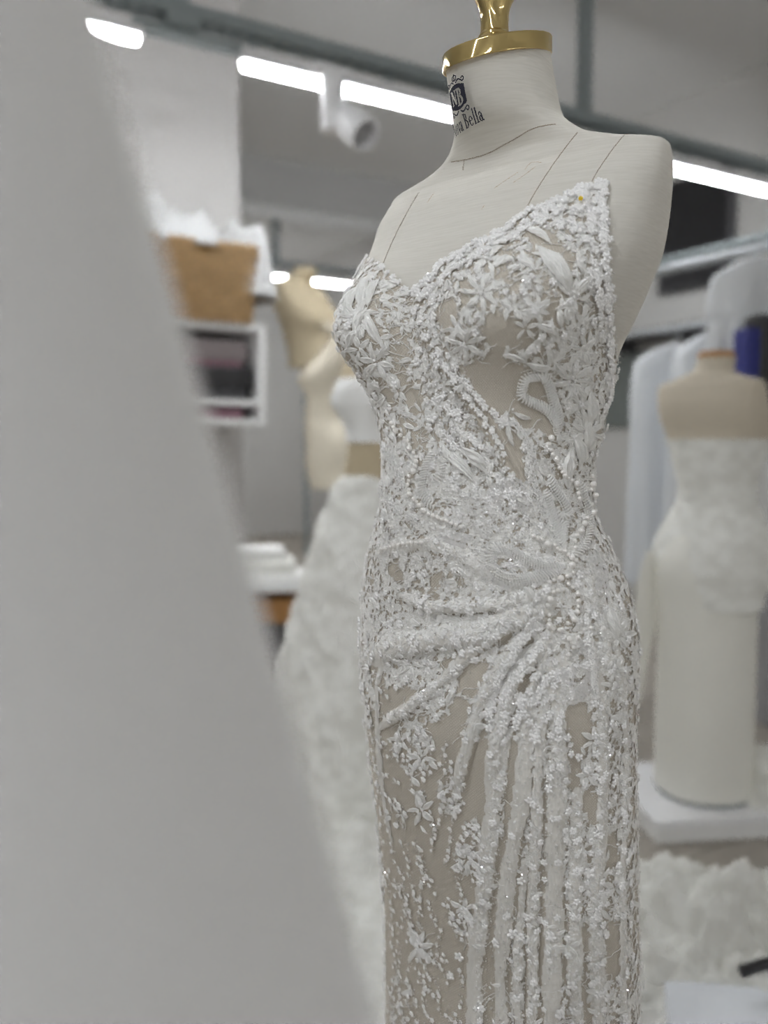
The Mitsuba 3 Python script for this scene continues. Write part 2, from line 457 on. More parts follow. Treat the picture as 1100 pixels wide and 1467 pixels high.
def ell(cx, cy, rx, ry, th, thin=.05):
    """an oval letter bowl, thick at the sides"""
    o = affinity.scale(Point(cx, cy).buffer(1, 24), rx, ry)
    i = affinity.scale(Point(cx, cy).buffer(1, 24), rx - th, ry - thin)
    return o.difference(i)


def bar(x0, y0, x1, y1):
    return sbox(min(x0, x1), min(y0, y1), max(x0, x1), max(y0, y1))


def glyphs():
    """serif letters on unit capital height: name -> (shape, advance)"""
    T, h = .15, .045
    serif = lambda x, y, w=.30: bar(x - w / 2, y - h / 2, x + w / 2, y + h / 2)
    Nn = unary_union([bar(.10, 0, .17, 1), bar(.60, 0, .67, 1), Polygon([(.08, 1), (.26, 1), (.67, 0), (.52, 0)]), serif(.12, .02, .24), serif(.12, .98, .22), serif(.64, .98, .26)])
    o = ell(.27, .32, .25, .335, .14)
    v = unary_union([Polygon([(.02, .64), (.19, .64), (.34, .0), (.24, .0)]), Polygon([(.42, .64), (.47, .64), (.34, .0), (.28, .0)]), serif(.11, .64, .26), serif(.44, .64, .2)])
    a = unary_union([bar(.28, .05, .42, .52), ell(.21, .20, .18, .21, .13, .045), stroke([(.35, .5), (.27, .62), (.15, .6), (.09, .5)], .07, .11), stroke([(.36, .1), (.42, .01), (.5, .06)], .08, .04)])
    B = unary_union([bar(.12, 0, .12 + T, 1), serif(.14, .02, .26), serif(.14, .98, .26), ell(.28, .75, .26, .25, .14).intersection(bar(.2, .4, 1, 1.1)), ell(.30, .265, .31, .27, .15).intersection(bar(.2, -.1, 1, .6)), bar(.15, .50, .32, .545)])
    e = unary_union([ell(.27, .32, .25, .335, .14).difference(bar(.3, .16, .6, .33)), bar(.08, .32, .50, .37)])
    l = unary_union([bar(.08, 0, .08 + .14, 1.06), serif(.15, .02, .28), Polygon([(.0, 1.03), (.1, 1.03), (.2, 1.1), (.2, .98)])])
    return {'N': (Nn, .80), 'o': (o, .58), 'v': (v, .50), 'a': (a, .54), 'B': (B, .70), 'e': (e, .57), 'l': (l, .32), ' ': (None, .24)}


def set_text(text, squeeze=.88):
    G, x, out = glyphs(), 0, []
    for ch in text:
        g, adv = G[ch]
        if g is not None:
            out.append(affinity.translate(affinity.scale(g, squeeze, 1, origin=(0, 0)), x, 0))
        x += adv * squeeze
    return unary_union(out), x


def emblem():
    """a scalloped dark shield with curled frame and the pale letters N and B left open"""
    plate = unary_union([bar(-.50, -.38, .50, .38), affinity.scale(Point(0, .36).buffer(.3, 16), 1.1, .35), affinity.scale(Point(0, -.36).buffer(.3, 16), 1.1, .35)])
    for sx in (-1, 1):
        for sy in (-1, 1):
            plate = plate.difference(Point(sx * .50, sy * .42).buffer(.09, 12))
    G = glyphs()
    n_ = affinity.translate(affinity.scale(G['N'][0], .48, .52, origin=(0, 0)), -.38, -.24)
    b_ = affinity.translate(affinity.scale(G['B'][0], .56, .62, origin=(0, 0)), -.02, -.34)
    plate = plate.difference(unary_union([n_, b_]).buffer(.012))
    curls = []
    for sx in (-1, 1):
        for sy in (-1, 1):
            curls.append(stroke([(sx * .08, sy * .52), (sx * .24, sy * .60), (sx * .36, sy * .53), (sx * .46, sy * .46), (sx * .53, sy * .55), (sx * .46, sy * .63), (sx * .40, sy * .57)], .05, .04))
        curls.append(stroke([(0, .66), (sx * .10, .62), (sx * .13, .74), (sx * .05, .80)], .05, .04))
    curls += [stroke([(0, .60), (0, .78)], .05, .04), Point(0, .82).buffer(.05)]
    return unary_union([plate] + curls)


def printed(shape, name, th0, zc, size, shear=0.0):
    """wrap a flat drawing (its unit = size metres) round the neck at angle th0, height zc, following the cap's tilt"""
    parts = []
    for g in getattr(shape, 'geoms', [shape]):
        g = g.simplify(.004)
        if g.area < 1e-4:
            continue
        m = trimesh.creation.extrude_polygon(g, .04, engine='earcut')
        v, f = trimesh.remesh.subdivide_to_size(m.vertices, m.faces, .12)
        parts.append(trimesh.Trimesh(v, f, process=False))
    m = cat_(parts)
    v = m.vertices * size
    v = np.stack([v[:, 0], v[:, 1] + .10 * v[:, 0], v[:, 2]], -1)
    Rn = .0575
    th = th0 + v[:, 0] / Rn
    _, b = section(np.full(len(v), zc), th)
    z0 = zc + v[:, 1]
    P0 = body(z0, th)
    rp = np.clip((z0 - 1.53) / .07, 0, 1)
    P0[:, 2] = zc + v[:, 1] - NECK_TILT * b
    out = P0 - np.array([AX, AY, 0])
    out[:, 2] = 0
    out /= np.linalg.norm(out, axis=1, keepdims=True)
    m.vertices = P0 + out * (.0005 + v[:, 2] * .15)[:, None]
    return obj(name, m, 'm_ink', form, label='black printed ' + ('emblem with the letters NB' if name == 'emblem' else 'words Nova Bella'))


txt, tw = set_text('Nova Bella')
printed(affinity.translate(txt, -tw / 2, 0), 'lettering', math.radians(-17.5), 1.5520, .0120)
printed(affinity.scale(emblem(), 1.16, 1, origin=(0, 0)), 'emblem', math.radians(-17), 1.5845, .0238)

# ------------------------------------------------------------------ dress shell
EDGE = np.array([(-180, 1.14), (-140, 1.20), (-110, 1.27), (-90, 1.31), (-75, 1.345), (-66, 1.385), (-59, 1.425), (-55, 1.426), (-46, 1.415), (-35, 1.41), (-22.5, 1.398), (-14, 1.381), (-9, 1.369), (-5.5, 1.359), (-4, 1.357), (-2, 1.363), (0, 1.375), (2, 1.389),
                 (6.5, 1.399), (13, 1.401), (17, 1.418), (22, 1.432), (29.5, 1.437), (37, 1.446), (42.5, 1.45), (47, 1.451), (50, 1.445), (61, 1.389), (73.5, 1.346), (87, 1.311), (109, 1.27), (140, 1.20), (180, 1.14)])
TH = np.radians(np.concatenate([np.arange(-76, 140, .68), np.arange(140.5, 283, 2.5)]))
wrap = lambda t: (np.degrees(t) + 180) % 360 - 180
ZTOP = np.interp(wrap(TH), EDGE[:, 0], EDGE[:, 1])
ZLOW = np.concatenate([np.linspace(.015, .44, 70)[:-1], np.arange(.44, 1.12, .002)])
TT = np.linspace(0, 1, 166)
ZG = np.vstack([np.broadcast_to(ZLOW[:, None], (len(ZLOW), len(TH))), 1.12 + (ZTOP[None] - 1.12) * TT[:, None]])
TG = np.broadcast_to(TH[None], ZG.shape)
B0 = body(ZG, TG)
s0 = Skin(B0)
OFF = np.full(ZG.shape, .0030)
# folds: points in the photograph, half width and height in mm
FOLDS = [
    ([(598, 430), (612, 480), (640, 530), (668, 572), (700, 622), (733, 686), (758, 738), (800, 795)], 4.5, 4.0),
    ([(655, 525), (690, 578), (722, 632), (752, 700), (778, 762), (808, 800)], 3.0, 3.0),
    ([(552, 430), (575, 490), (600, 560), (630, 620), (665, 690)], 4.0, 2.0),
    ([(622, 545), (652, 602), (690, 662), (722, 722)], 5.0, 2.5),
    ([(576, 848), (600, 861), (650, 869), (700, 866), (750, 858), (795, 842)], 4.5, 7.5),
    ([(545, 795), (575, 782), (610, 778), (650, 790), (690, 815), (760, 840)], 6.0, 2.5),
    ([(530, 945), (560, 930), (600, 920), (640, 912), (690, 908), (725, 890), (765, 872), (795, 856)], 11, 9.5),
    ([(548, 1040), (570, 1026), (600, 1004), (625, 985), (645, 965), (663, 944), (700, 915)], 5.0, 6.5),
    ([(655, 1140), (668, 1080), (679, 1040), (688, 1008), (702, 980), (722, 948), (745, 915), (775, 885)], 5.5, 7.0),
    ([(700, 1130), (712, 1060), (720, 1025), (730, 985), (745, 960), (768, 936), (788, 905)], 5.0, 6.0),
    ([(752, 1030), (758, 993), (771, 958), (788, 920)], 3.0, 4.0),
    ([(676, 2080), (678, 1750), (684, 1480), (683, 1400), (692, 1300), (702, 1200), (710, 1120), (718, 1050)], 9.0, 5.5),
    ([(722, 2080), (720, 1750), (722, 1480), (719, 1400), (725, 1300), (735, 1210), (748, 1130), (752, 1050), (765, 985)], 8.0, 6.0),
    ([(748, 2080), (742, 1700), (745, 1480), (742, 1400), (747, 1310), (752, 1230)], 4.5, 4.5),
    ([(768, 2080), (766, 1700), (763, 1480), (765, 1400), (762, 1300), (767, 1200), (769, 1100), (777, 1020), (790, 950)], 5.0, 5.5),
    ([(800, 2080), (797, 1700), (794, 1480), (790, 1400), (793, 1300), (794, 1200), (797, 1100), (797, 1020), (805, 950)], 9.5, 6.0),
    ([(834, 2080), (830, 1700), (827, 1480), (822, 1400), (821, 1300), (821, 1200), (826, 1130)], 7.0, 5.0),
    ([(866, 2080), (862, 1700), (855, 1480), (853, 1400), (849, 1300), (856, 1200), (859, 1100), (858, 1020), (845, 930)], 7.5, 4.5),
    ([(902, 2080), (898, 1700), (891, 1480), (886, 1380), (886, 1280), (887, 1180), (890, 1080), (885, 980), (868, 890), (845, 830)], 5.5, 3.5),
    ([(600, 2080), (612, 1800), (622, 1560), (630, 1500)], 7.0, 4.0), ([(560, 2080), (570, 1750), (578, 1540)], 7.0, 4.0), ([(640, 2080), (648, 1800), (650, 1600)], 6.0, 4.0),
    ([(560, 930), (545, 990), (548, 1080), (565, 1200)], 6.0, 2.0),
    ([(870, 1000), (866, 930), (850, 870), (832, 820)], 4.0, 3.0),
]
STRIPS = []
RIDGE = np.zeros(ZG.shape)
for pts, w_, h_ in FOLDS:
    q = px_line(pts, 3)
    p, _, _, _ = s0.at(q)
    k = np.linspace(0, 1, len(p))
    taper = np.clip(np.minimum(k, 1 - k) * 7, .25, 1) if pts[0][1] < 2000 else np.clip((1 - k) * 7, .25, 1)
    d, idx = cKDTree(p).query(B0.reshape(-1, 3), distance_upper_bound=.05)
    ok = np.isfinite(d)
    hh = np.zeros(len(d))
    wv = w_ * 1e-3 * (.72 + .6 * meshkit.noise(np.stack([p[:, 0] * 25, p[:, 2] * 25, 0 * k + w_], -1), 8))
    d = d / np.where(ok, wv[np.minimum(idx, len(p) - 1)], 1.0)
    flat_ = .2 if pts[0][1] > 1460 else .7
    hh[ok] = h_ * 1e-3 * taper[idx[ok]] * np.exp(-d[ok] ** 4 * flat_ - d[ok] ** 2 * (1 - flat_)) * (.8 + .4 * meshkit.noise(B0.reshape(-1, 3)[ok] * 45, 9))
    hh = hh.reshape(OFF.shape)
    RIDGE = np.maximum(RIDGE, hh / (h_ * 1e-3))
    STRIPS.append((np.where(ok, d, 9.0), h_))
    OFF = np.maximum(OFF, .0030 + hh) + .15 * np.minimum(OFF - .003, hh)
# the folds run on down to the hem, where the camera does not look
OFF = OFF + .0012 * (meshkit.fbm(B0 * 55, 2, 3) - .5)
P = B0 + s0.N * OFF[..., None]
skin = Skin(P)
skin.fr = RIDGE[skin.facing > .02]
dress = thing('wedding_dress', 'white beaded lace wedding dress with draped side knot on the cream dress form', 'wedding dress')
nr, nc = ZG.shape
faces = grid_faces(nr, nc, True)
uv = np.stack([(TG * .145).ravel(), ZG.ravel()], -1)
key = 'wedding_dress__lining'
obj('lining', (P.reshape(-1, 3), faces), 'm_lining', dress, smooth=True, uv=uv, label='nude net lining showing between the lace')

# gathered tulle lying along each fold, a strip of its own
for d_, h_ in STRIPS[4:]:
    hit = d_ + .7 * (meshkit.fbm(P.reshape(-1, 3) * 130, 2, 4) - .5) < 1.0
    ff = faces[hit[faces].all(1)]
    if len(ff) < 20:
        continue
    us_ = np.unique(ff)
    rm = np.full(nr * nc, -1)
    rm[us_] = np.arange(len(us_))
    pleat = .0006 + .0011 * meshkit.noise(np.stack([d_[us_] * 5, P.reshape(-1, 3)[us_][:, 2] * 18, 0 * us_], -1), 6)
    obj('gathered_fold', (P.reshape(-1, 3)[us_] + skin.N.reshape(-1, 3)[us_] * pleat[:, None], rm[ff]), 'm_tulle', dress, smooth=True, uv=uv[us_])


def ridge(q):
    d, k = skin.tree.query(q)
    return skin.fr[k]


# ------------------------------------------------------------------ where the lace lies
def poly(*p):
    return Polygon(p)


OPEN = [  # places where the lining shows
    poly((700, 452), (735, 447), (768, 468), (764, 490), (748, 500), (722, 501), (716, 508), (752, 526), (778, 524), (746, 533), (741, 560), (736, 590), (716, 600), (738, 612), (748, 640), (750, 690), (737, 685), (715, 640), (690, 590), (668, 548), (672, 524), (695, 512), (708, 500), (692, 470)),
    poly((745, 530), (770, 528), (792, 545), (802, 580), (804, 625), (796, 640), (788, 632), (770, 612), (750, 615), (738, 600), (738, 550)), poly((768, 422), (804, 428), (816, 466), (790, 464), (772, 445)), poly((752, 335), (775, 328), (800, 345), (822, 378), (814, 396), (796, 376), (770, 362)),
    poly((520, 452), (537, 448), (549, 476), (541, 500), (527, 486)), poly((514, 482), (526, 500), (536, 528), (520, 532), (512, 508)), poly((562, 494), (573, 490), (590, 530), (595, 562), (580, 560), (569, 532)),
    poly((540, 540), (550, 541), (572, 578), (566, 585), (549, 568)), poly((577, 565), (598, 556), (612, 592), (600, 600), (576, 576)), poly((574, 600), (590, 602), (612, 620), (612, 642), (594, 626)),
    poly((566, 470), (576, 466), (590, 500), (580, 505)), poly((630, 430), (650, 425), (656, 462), (640, 476), (628, 455)), poly((660, 402), (673, 405), (686, 430), (676, 441), (660, 420)),
    poly((640, 533), (650, 540), (700, 605), (735, 662), (728, 668), (690, 610)), poly((556, 806), (570, 800), (580, 830), (568, 836)), poly((617, 822), (630, 822), (630, 838), (618, 838)), poly((648, 846), (658, 842), (656, 852)),
    poly((626, 950), (650, 938), (690, 922), (700, 930), (672, 945), (640, 965)), poly((655, 968), (680, 945), (700, 948), (692, 985), (676, 1000), (660, 990)), poly((713, 905), (735, 905), (730, 924), (715, 928)), poly((752, 915), (762, 905), (764, 922), (754, 930)),
    poly((741, 985), (752, 962), (768, 958), (756, 1000), (740, 1008)), poly((734, 1022), (742, 1012), (738, 1060), (732, 1062)), poly((532, 960), (545, 930), (552, 985), (600, 990), (580, 1015), (545, 1020)), poly((527, 1000), (545, 1025), (575, 1035), (555, 1060), (538, 1045)),
    poly((655, 1000), (678, 1000), (668, 1040), (650, 1060), (640, 1040)), poly((855, 965), (872, 975), (872, 992), (858, 985)), poly((812, 1010), (835, 1005), (850, 1040), (840, 1080), (815, 1070), (806, 1040)),
    poly((815, 1090), (828, 1085), (832, 1130), (815, 1128)), poly((838, 1140), (858, 1135), (855, 1175), (840, 1172)), poly((858, 1095), (868, 1090), (866, 1115)), poly((862, 1200), (880, 1195), (885, 1240), (868, 1245)),
    poly((727, 1055), (738, 1050), (742, 1100), (738, 1180), (728, 1215), (722, 1180), (728, 1110)), poly((757, 1095), (764, 1090), (762, 1170), (756, 1180)), poly((775, 1120), (781, 1110), (782, 1290), (774, 1300)),
    poly((754, 1240), (758, 1240), (758, 1467), (752, 1467)), poly((772, 1330), (781, 1330), (781, 1467), (770, 1467)), poly((804, 1280), (812, 1290), (812, 1400), (806, 1400)), poly((832, 1320), (845, 1318), (842, 1380), (832, 1400)), poly((832, 1395), (846, 1400), (848, 1467), (834, 1467)),
    poly((868, 1320), (895, 1318), (893, 1350), (885, 1400), (868, 1400)), poly((726, 1350), (730, 1340), (730, 1467), (726, 1467)), poly((785, 1395), (800, 1395), (805, 1467), (785, 1467)),
]
SPARSE = poly((500, 1020), (535, 1050), (560, 1062), (600, 1042), (640, 1030), (668, 1060), (700, 1060), (700, 1180), (690, 1260), (680, 1330), (684, 1400), (670, 1500), (665, 2150), (500, 2150), (530, 1150))   # lower left: bare lining with sprigs
TULLE = [poly((704, 1300), (704, 1200), (735, 1200), (752, 1060), (760, 1060), (755, 1150), (745, 1220), (750, 1300), (728, 1350), (728, 1467), (688, 1467), (690, 1350)), poly((783, 1130), (806, 1130), (806, 1330), (782, 1330))]   # plain gathered tulle
PATCH = [poly((550, 1075), (560, 1055), (590, 1038), (615, 1045), (622, 1075), (620, 1105), (610, 1130), (612, 1145), (603, 1185), (597, 1160), (590, 1120), (578, 1100), (560, 1085)), poly((560, 1145), (580, 1148), (584, 1190), (562, 1180), (553, 1160)),
         poly((585, 1325), (600, 1320), (615, 1345), (626, 1372), (620, 1388), (600, 1378), (588, 1350)), poly((630, 1110), (655, 1110), (658, 1165), (640, 1170), (625, 1140)), poly((650, 1215), (680, 1160), (695, 1200), (688, 1270), (668, 1262), (652, 1240)),
         poly((640, 1285), (665, 1290), (680, 1320), (678, 1345), (655, 1340)), poly((556, 1400), (575, 1395), (582, 1467), (556, 1467))]
OPEN_U, PATCH_U, TULLE_U = unary_union(OPEN), unary_union(PATCH), unary_union(TULLE)


Z_BODICE_L = poly((478, 360), (545, 360), (592, 418), (600, 520), (640, 640), (560, 620), (540, 600), (478, 480))
Z_CENTRE = poly((580, 410), (645, 370), (660, 430), (640, 500), (700, 600), (760, 720), (700, 735), (640, 690), (600, 600), (565, 480))
Z_NECK = poly((590, 420), (625, 385), (680, 345), (745, 312), (800, 283), (862, 258), (870, 300), (830, 320), (800, 335), (750, 345), (700, 372), (650, 395), (600, 440))
Z_EDGE = poly((828, 300), (872, 262), (882, 570), (850, 600), (846, 480), (838, 380))
Z_RIGHT = poly((790, 430), (850, 430), (880, 560), (850, 740), (805, 700), (800, 560))
Z_WAIST = poly((530, 620), (640, 660), (760, 700), (850, 660), (900, 860), (780, 860), (520, 850))
Z_HIP = poly((510, 840), (790, 830), (905, 850), (920, 1010), (700, 1000), (640, 1010), (510, 1050))
Z_SKIRT = poly((690, 980), (920, 980), (960, 2120), (660, 2120), (690, 1260), (705, 1100))


def inside(shape, q):
    return shapely.contains_xy(shape, q[:, 0], q[:, 1])


def cover(q):
    """0..1: how much lace the dress carries at the photograph's points q"""
    w = q + 7 * (np.stack([meshkit.noise(np.c_[q * .09, np.zeros(len(q))], 1), meshkit.noise(np.c_[q * .09, np.zeros(len(q))], 2)], -1) - .5)
    c = np.ones(len(q))
    c[inside(SPARSE, w)] = .0
    c[inside(TULLE_U, w)] = .12
    c[inside(OPEN_U, w)] = 0
    c[inside(PATCH_U, w)] = .9
    return c


# ------------------------------------------------------------------ small templates (x, y in the cloth, z up)
def dome(cx, cy, rx, ry, h, rot=0.0, n=9, z0=0.0):
    ph = np.arange(n) * 2 * np.pi / n
    v = []
    for k, z in ((1.0, -.15), (.92, .55), (.55, .92)):
        v.append(np.stack([rx * k * np.cos(ph), ry * k * np.sin(ph), np.full(n, z * h)], -1))
    v = np.vstack(v + [[[0, 0, h]]])
    c, s = math.cos(rot), math.sin(rot)
    v = np.stack([v[:, 0] * c - v[:, 1] * s + cx, v[:, 0] * s + v[:, 1] * c + cy, v[:, 2] + z0], -1)
    j = np.arange(n)
    f = np.vstack([grid_faces(3, n, True), np.c_[2 * n + j, 2 * n + (j + 1) % n, np.full(n, 3 * n)]])
    return v, f


def joined(ms):
    v, f, o = [], [], 0
    for a, b in ms:
        v.append(a)
        f.append(np.asarray(b) + o)
        o += len(a)
    return np.vstack(v), np.vstack(f)


def flower5(seed, n=5, cup=.30):
    r0 = np.random.default_rng(seed)
    ms = []
    for k in range(n):
        a = 2 * math.pi * k / n + r0.uniform(-.12, .12)
        rr = r0.uniform(.9, 1.08)
        ms.append(dome(.58 * rr * math.cos(a), .58 * rr * math.sin(a), .43 * r0.uniform(.9, 1.1), .36 * r0.uniform(.9, 1.12), cup * r0.uniform(.8, 1.25), a, 8))
    ms.append(dome(0, 0, .17, .17, .36, 0, 6))
    return joined(ms)


ICO = trimesh.creation.icosahedron()
BEAD = (np.array(ICO.vertices), np.array(ICO.faces))
UVS = trimesh.creation.uv_sphere(radius=1, count=[10, 14])
PEARL = (np.array(UVS.vertices), np.array(UVS.faces))


def leaf_t(seed=0, w=.36):
    """pointed leaf from (0,0) to (1,0) with a raised rim and midrib"""
    r0 = np.random.default_rng(seed)
    t = np.linspace(0, 1, 10)
    s = np.linspace(-1, 1, 9)
    prof = np.array([.0, .17, .11, .06, .15, .06, .11, .17, .0]) * .62
    hw = w * .5 * np.sin(np.pi * t ** .85) ** .8 + .012
    bend = r0.uniform(-.10, .10)
    x = np.broadcast_to(t[:, None], (10, 9))
    y = hw[:, None] * s[None] + bend * np.sin(np.pi * t)[:, None]
    z = prof[None] * np.clip(np.sin(np.pi * t), .25, 1)[:, None] + .05 * np.sin(np.pi * t)[:, None] + .02 * r0.normal(size=(10, 9))
    return np.stack([x, y, z], -1).reshape(-1, 3), grid_faces(10, 9)[:, ::-1]


def sequin_t(n=8):
    ph = np.arange(n) * 2 * np.pi / n
    v = np.vstack([np.stack([np.cos(ph), np.sin(ph), 0 * ph + .12], -1), np.stack([.86 * np.cos(ph), .86 * np.sin(ph), 0 * ph + .26], -1), [[0, 0, .05]]])
    j = np.arange(n)
    return v, np.vstack([grid_faces(2, n, True), np.c_[n + j, n + (j + 1) % n, np.full(n, 2 * n)]])


FLOWERS = [flower5(k) for k in range(5)] + [flower5(9, 6)]
LEAVES = [leaf_t(k, w) for k, w in enumerate((.34, .40, .46, .30, .22, .26))]
SEQ = sequin_t()


def frames(n_, ang):
    """tangent axes on the cloth, the first turned by ang from the picture's right"""
    r = np.array([1., 0, 0]) - n_ * n_[:, :1]
    r /= np.linalg.norm(r, axis=1, keepdims=True) + 1e-9
    u = np.cross(n_, r)
    c, s = np.cos(ang)[:, None], np.sin(ang)[:, None]
    return r * c + u * s, -r * s + u * c


def spread(tmpl, pos, nrm_, ang, size, lift=0.0, squash=1.0):
    """copies of a template on the cloth as one mesh"""
    V, Fc = tmpl
    e1, e2 = frames(nrm_, ang)
    s = np.broadcast_to(size, len(pos))[:, None, None]
    out = pos[:, None] + s * (V[None, :, :1] * e1[:, None] + V[None, :, 1:2] * e2[:, None] + squash * V[None, :, 2:] * nrm_[:, None]) + np.reshape(lift, (-1, 1, 1)) * nrm_[:, None]
    return out.reshape(-1, 3), (Fc[None] + (np.arange(len(pos)) * len(V))[:, None, None]).reshape(-1, 3)


def matrices(pos, nrm_, ang, size, lift=0.0):
    e1, e2 = frames(nrm_, ang)
    s = np.broadcast_to(size, len(pos))
    M = np.tile(np.eye(4), (len(pos), 1, 1))
    M[:, :3, 0], M[:, :3, 1], M[:, :3, 2] = e1 * s[:, None], e2 * s[:, None], nrm_ * s[:, None]
    M[:, :3, 3] = pos + nrm_ * np.reshape(lift, (-1, 1))
    return M


PLY = {}


def pieces(name, tmpls, q, ang, px, bsdf, lift=0.0004, most=300, kinds=None, pn=None, label=None):
    """pieces of one kind as parts of the dress: the largest `most` one by one, the rest as one stuff part. q: points in the photograph, px: their size in its pixels"""
    if pn is None:
        p, n, fc, d = skin.at(q)
    else:
        p, n = pn
    px = np.broadcast_to(px, len(p)).astype(float)
    ang = np.broadcast_to(ang, len(p)).astype(float)
    size = px / FPX * (p[:, 1] if pn is None else AY)
    lift = np.broadcast_to(lift, len(p)).astype(float)
    kinds = np.arange(len(p)) % len(tmpls) if kinds is None else kinds
    order = np.argsort(-px + (9.0 if pn is not None else np.where(np.asarray(q)[:, 1] > 1467, 99, 0)), kind='stable')
    one, rest = order[:most], order[most:]
    M = matrices(p, n, ang, size, lift)
    for i in one:
        k = (name, kinds[i], bsdf)
        if k not in PLY:
            PLY[k] = mikit.ply(tmpls[kinds[i]], bsdf, smooth=True)
        scene[part_key(f'{dress}__{name}')] = {**PLY[k], 'to_world': T4(M[i])}
    if len(rest):
        ms = [spread(tmpls[k], p[rest][kinds[rest] == k], n[rest][kinds[rest] == k], ang[rest][kinds[rest] == k], size[rest][kinds[rest] == k], lift[rest][kinds[rest] == k]) for k in range(len(tmpls)) if (kinds[rest] == k).any()]
        obj('small_' + name, joined(ms), bsdf, dress, smooth=True, kind='stuff')


def conform(V2, h, shape_faces, name, bsdf, label=None, smooth=40):
    """a piece drawn in the photograph's plane (pixels) laid on the cloth, raised by h metres"""
    p, n, fc, d = skin.at(V2)
    return obj(name, (p + n * np.reshape(h, (-1, 1)), shape_faces), bsdf, dress, smooth=smooth, label=label)


def scatter(step, jitter=.5, box_=(478, 258, 960, 2110)):
    x, y = np.meshgrid(np.arange(box_[0], box_[2], step), np.arange(box_[1], box_[3], step * .87), indexing='ij')
    x = x + (np.arange(x.shape[1]) % 2)[None] * step / 2
    q = np.stack([x.ravel(), y.ravel()], -1) + rng.uniform(-jitter, jitter, (x.size, 2)) * step
    p, n, fc, d = skin.at(q)
    return q[d < 2.5]


# -- lace ground: a ragged openwork layer lying just over the lining
pxg = project(P)
front = skin.facing > -.05
cov = np.zeros(ZG.shape)
flat = pxg.reshape(-1, 2)
c_front = cover(flat).reshape(ZG.shape)
gen = np.where(ZG > .98, .85, .45)
fade = np.clip((skin.facing + .05) / .15, 0, 1)
cov = np.where(fade > 0, c_front, gen)
open_ = meshkit.fbm(P * np.array([260, 260, 230]), 2, 11)
open2 = meshkit.fbm(P * 70, 2, 12)
dense = unary_union([Z_WAIST, Z_HIP])
bonus = np.where((fade > 0).ravel(), np.where(inside(dense, flat), .05, 0), 0).reshape(ZG.shape)
keep = open_ * .65 + open2 * .35 < .115 + cov * (.445 + bonus)
kf = keep.reshape(-1)[faces].all(1)
lf = faces[kf]
used = np.unique(lf)
remap = np.full(nr * nc, -1)
remap[used] = np.arange(len(used))
lift = .0007 + .0014 * meshkit.fbm(P * 330, 2, 5)
LP = (P + skin.N * lift[..., None]).reshape(-1, 3)
obj('lace_ground', (LP[used], remap[lf]), 'm_lace', dress, smooth=True, label='openwork white lace over the lining')

CORDS = [([(797, 622), (798, 600), (791, 571), (784, 548), (775, 537), (764, 538), (752, 543), (748, 553), (747, 564), (758, 574), (775, 582), (789, 594), (796, 610)], 13, 3.0),
         ([(785, 682), (793, 699), (807, 721), (813, 738), (802, 742), (796, 728)], 11, 3.0), ([(781, 702), (785, 722), (790, 742), (798, 768), (808, 786)], 12, 3.0), ([(828, 690), (835, 716), (842, 742), (840, 765), (833, 784), (820, 799)], 12, 3.0),
         ([(807, 811), (785, 812), (763, 806), (741, 796), (722, 785), (709, 787), (702, 800), (703, 814), (713, 824), (732, 830), (756, 829), (778, 824), (800, 815)], 15, 3.4),
         ([(619, 648), (613, 663), (608, 682), (606, 702), (612, 716), (622, 726)], 11, 2.6), ([(636, 662), (634, 678), (622, 686), (616, 680)], 13, 2.6), ([(812, 745), (806, 765), (808, 788)], 9, 2.6), ([(796, 742), (804, 755), (802, 775)], 9, 2.6)]
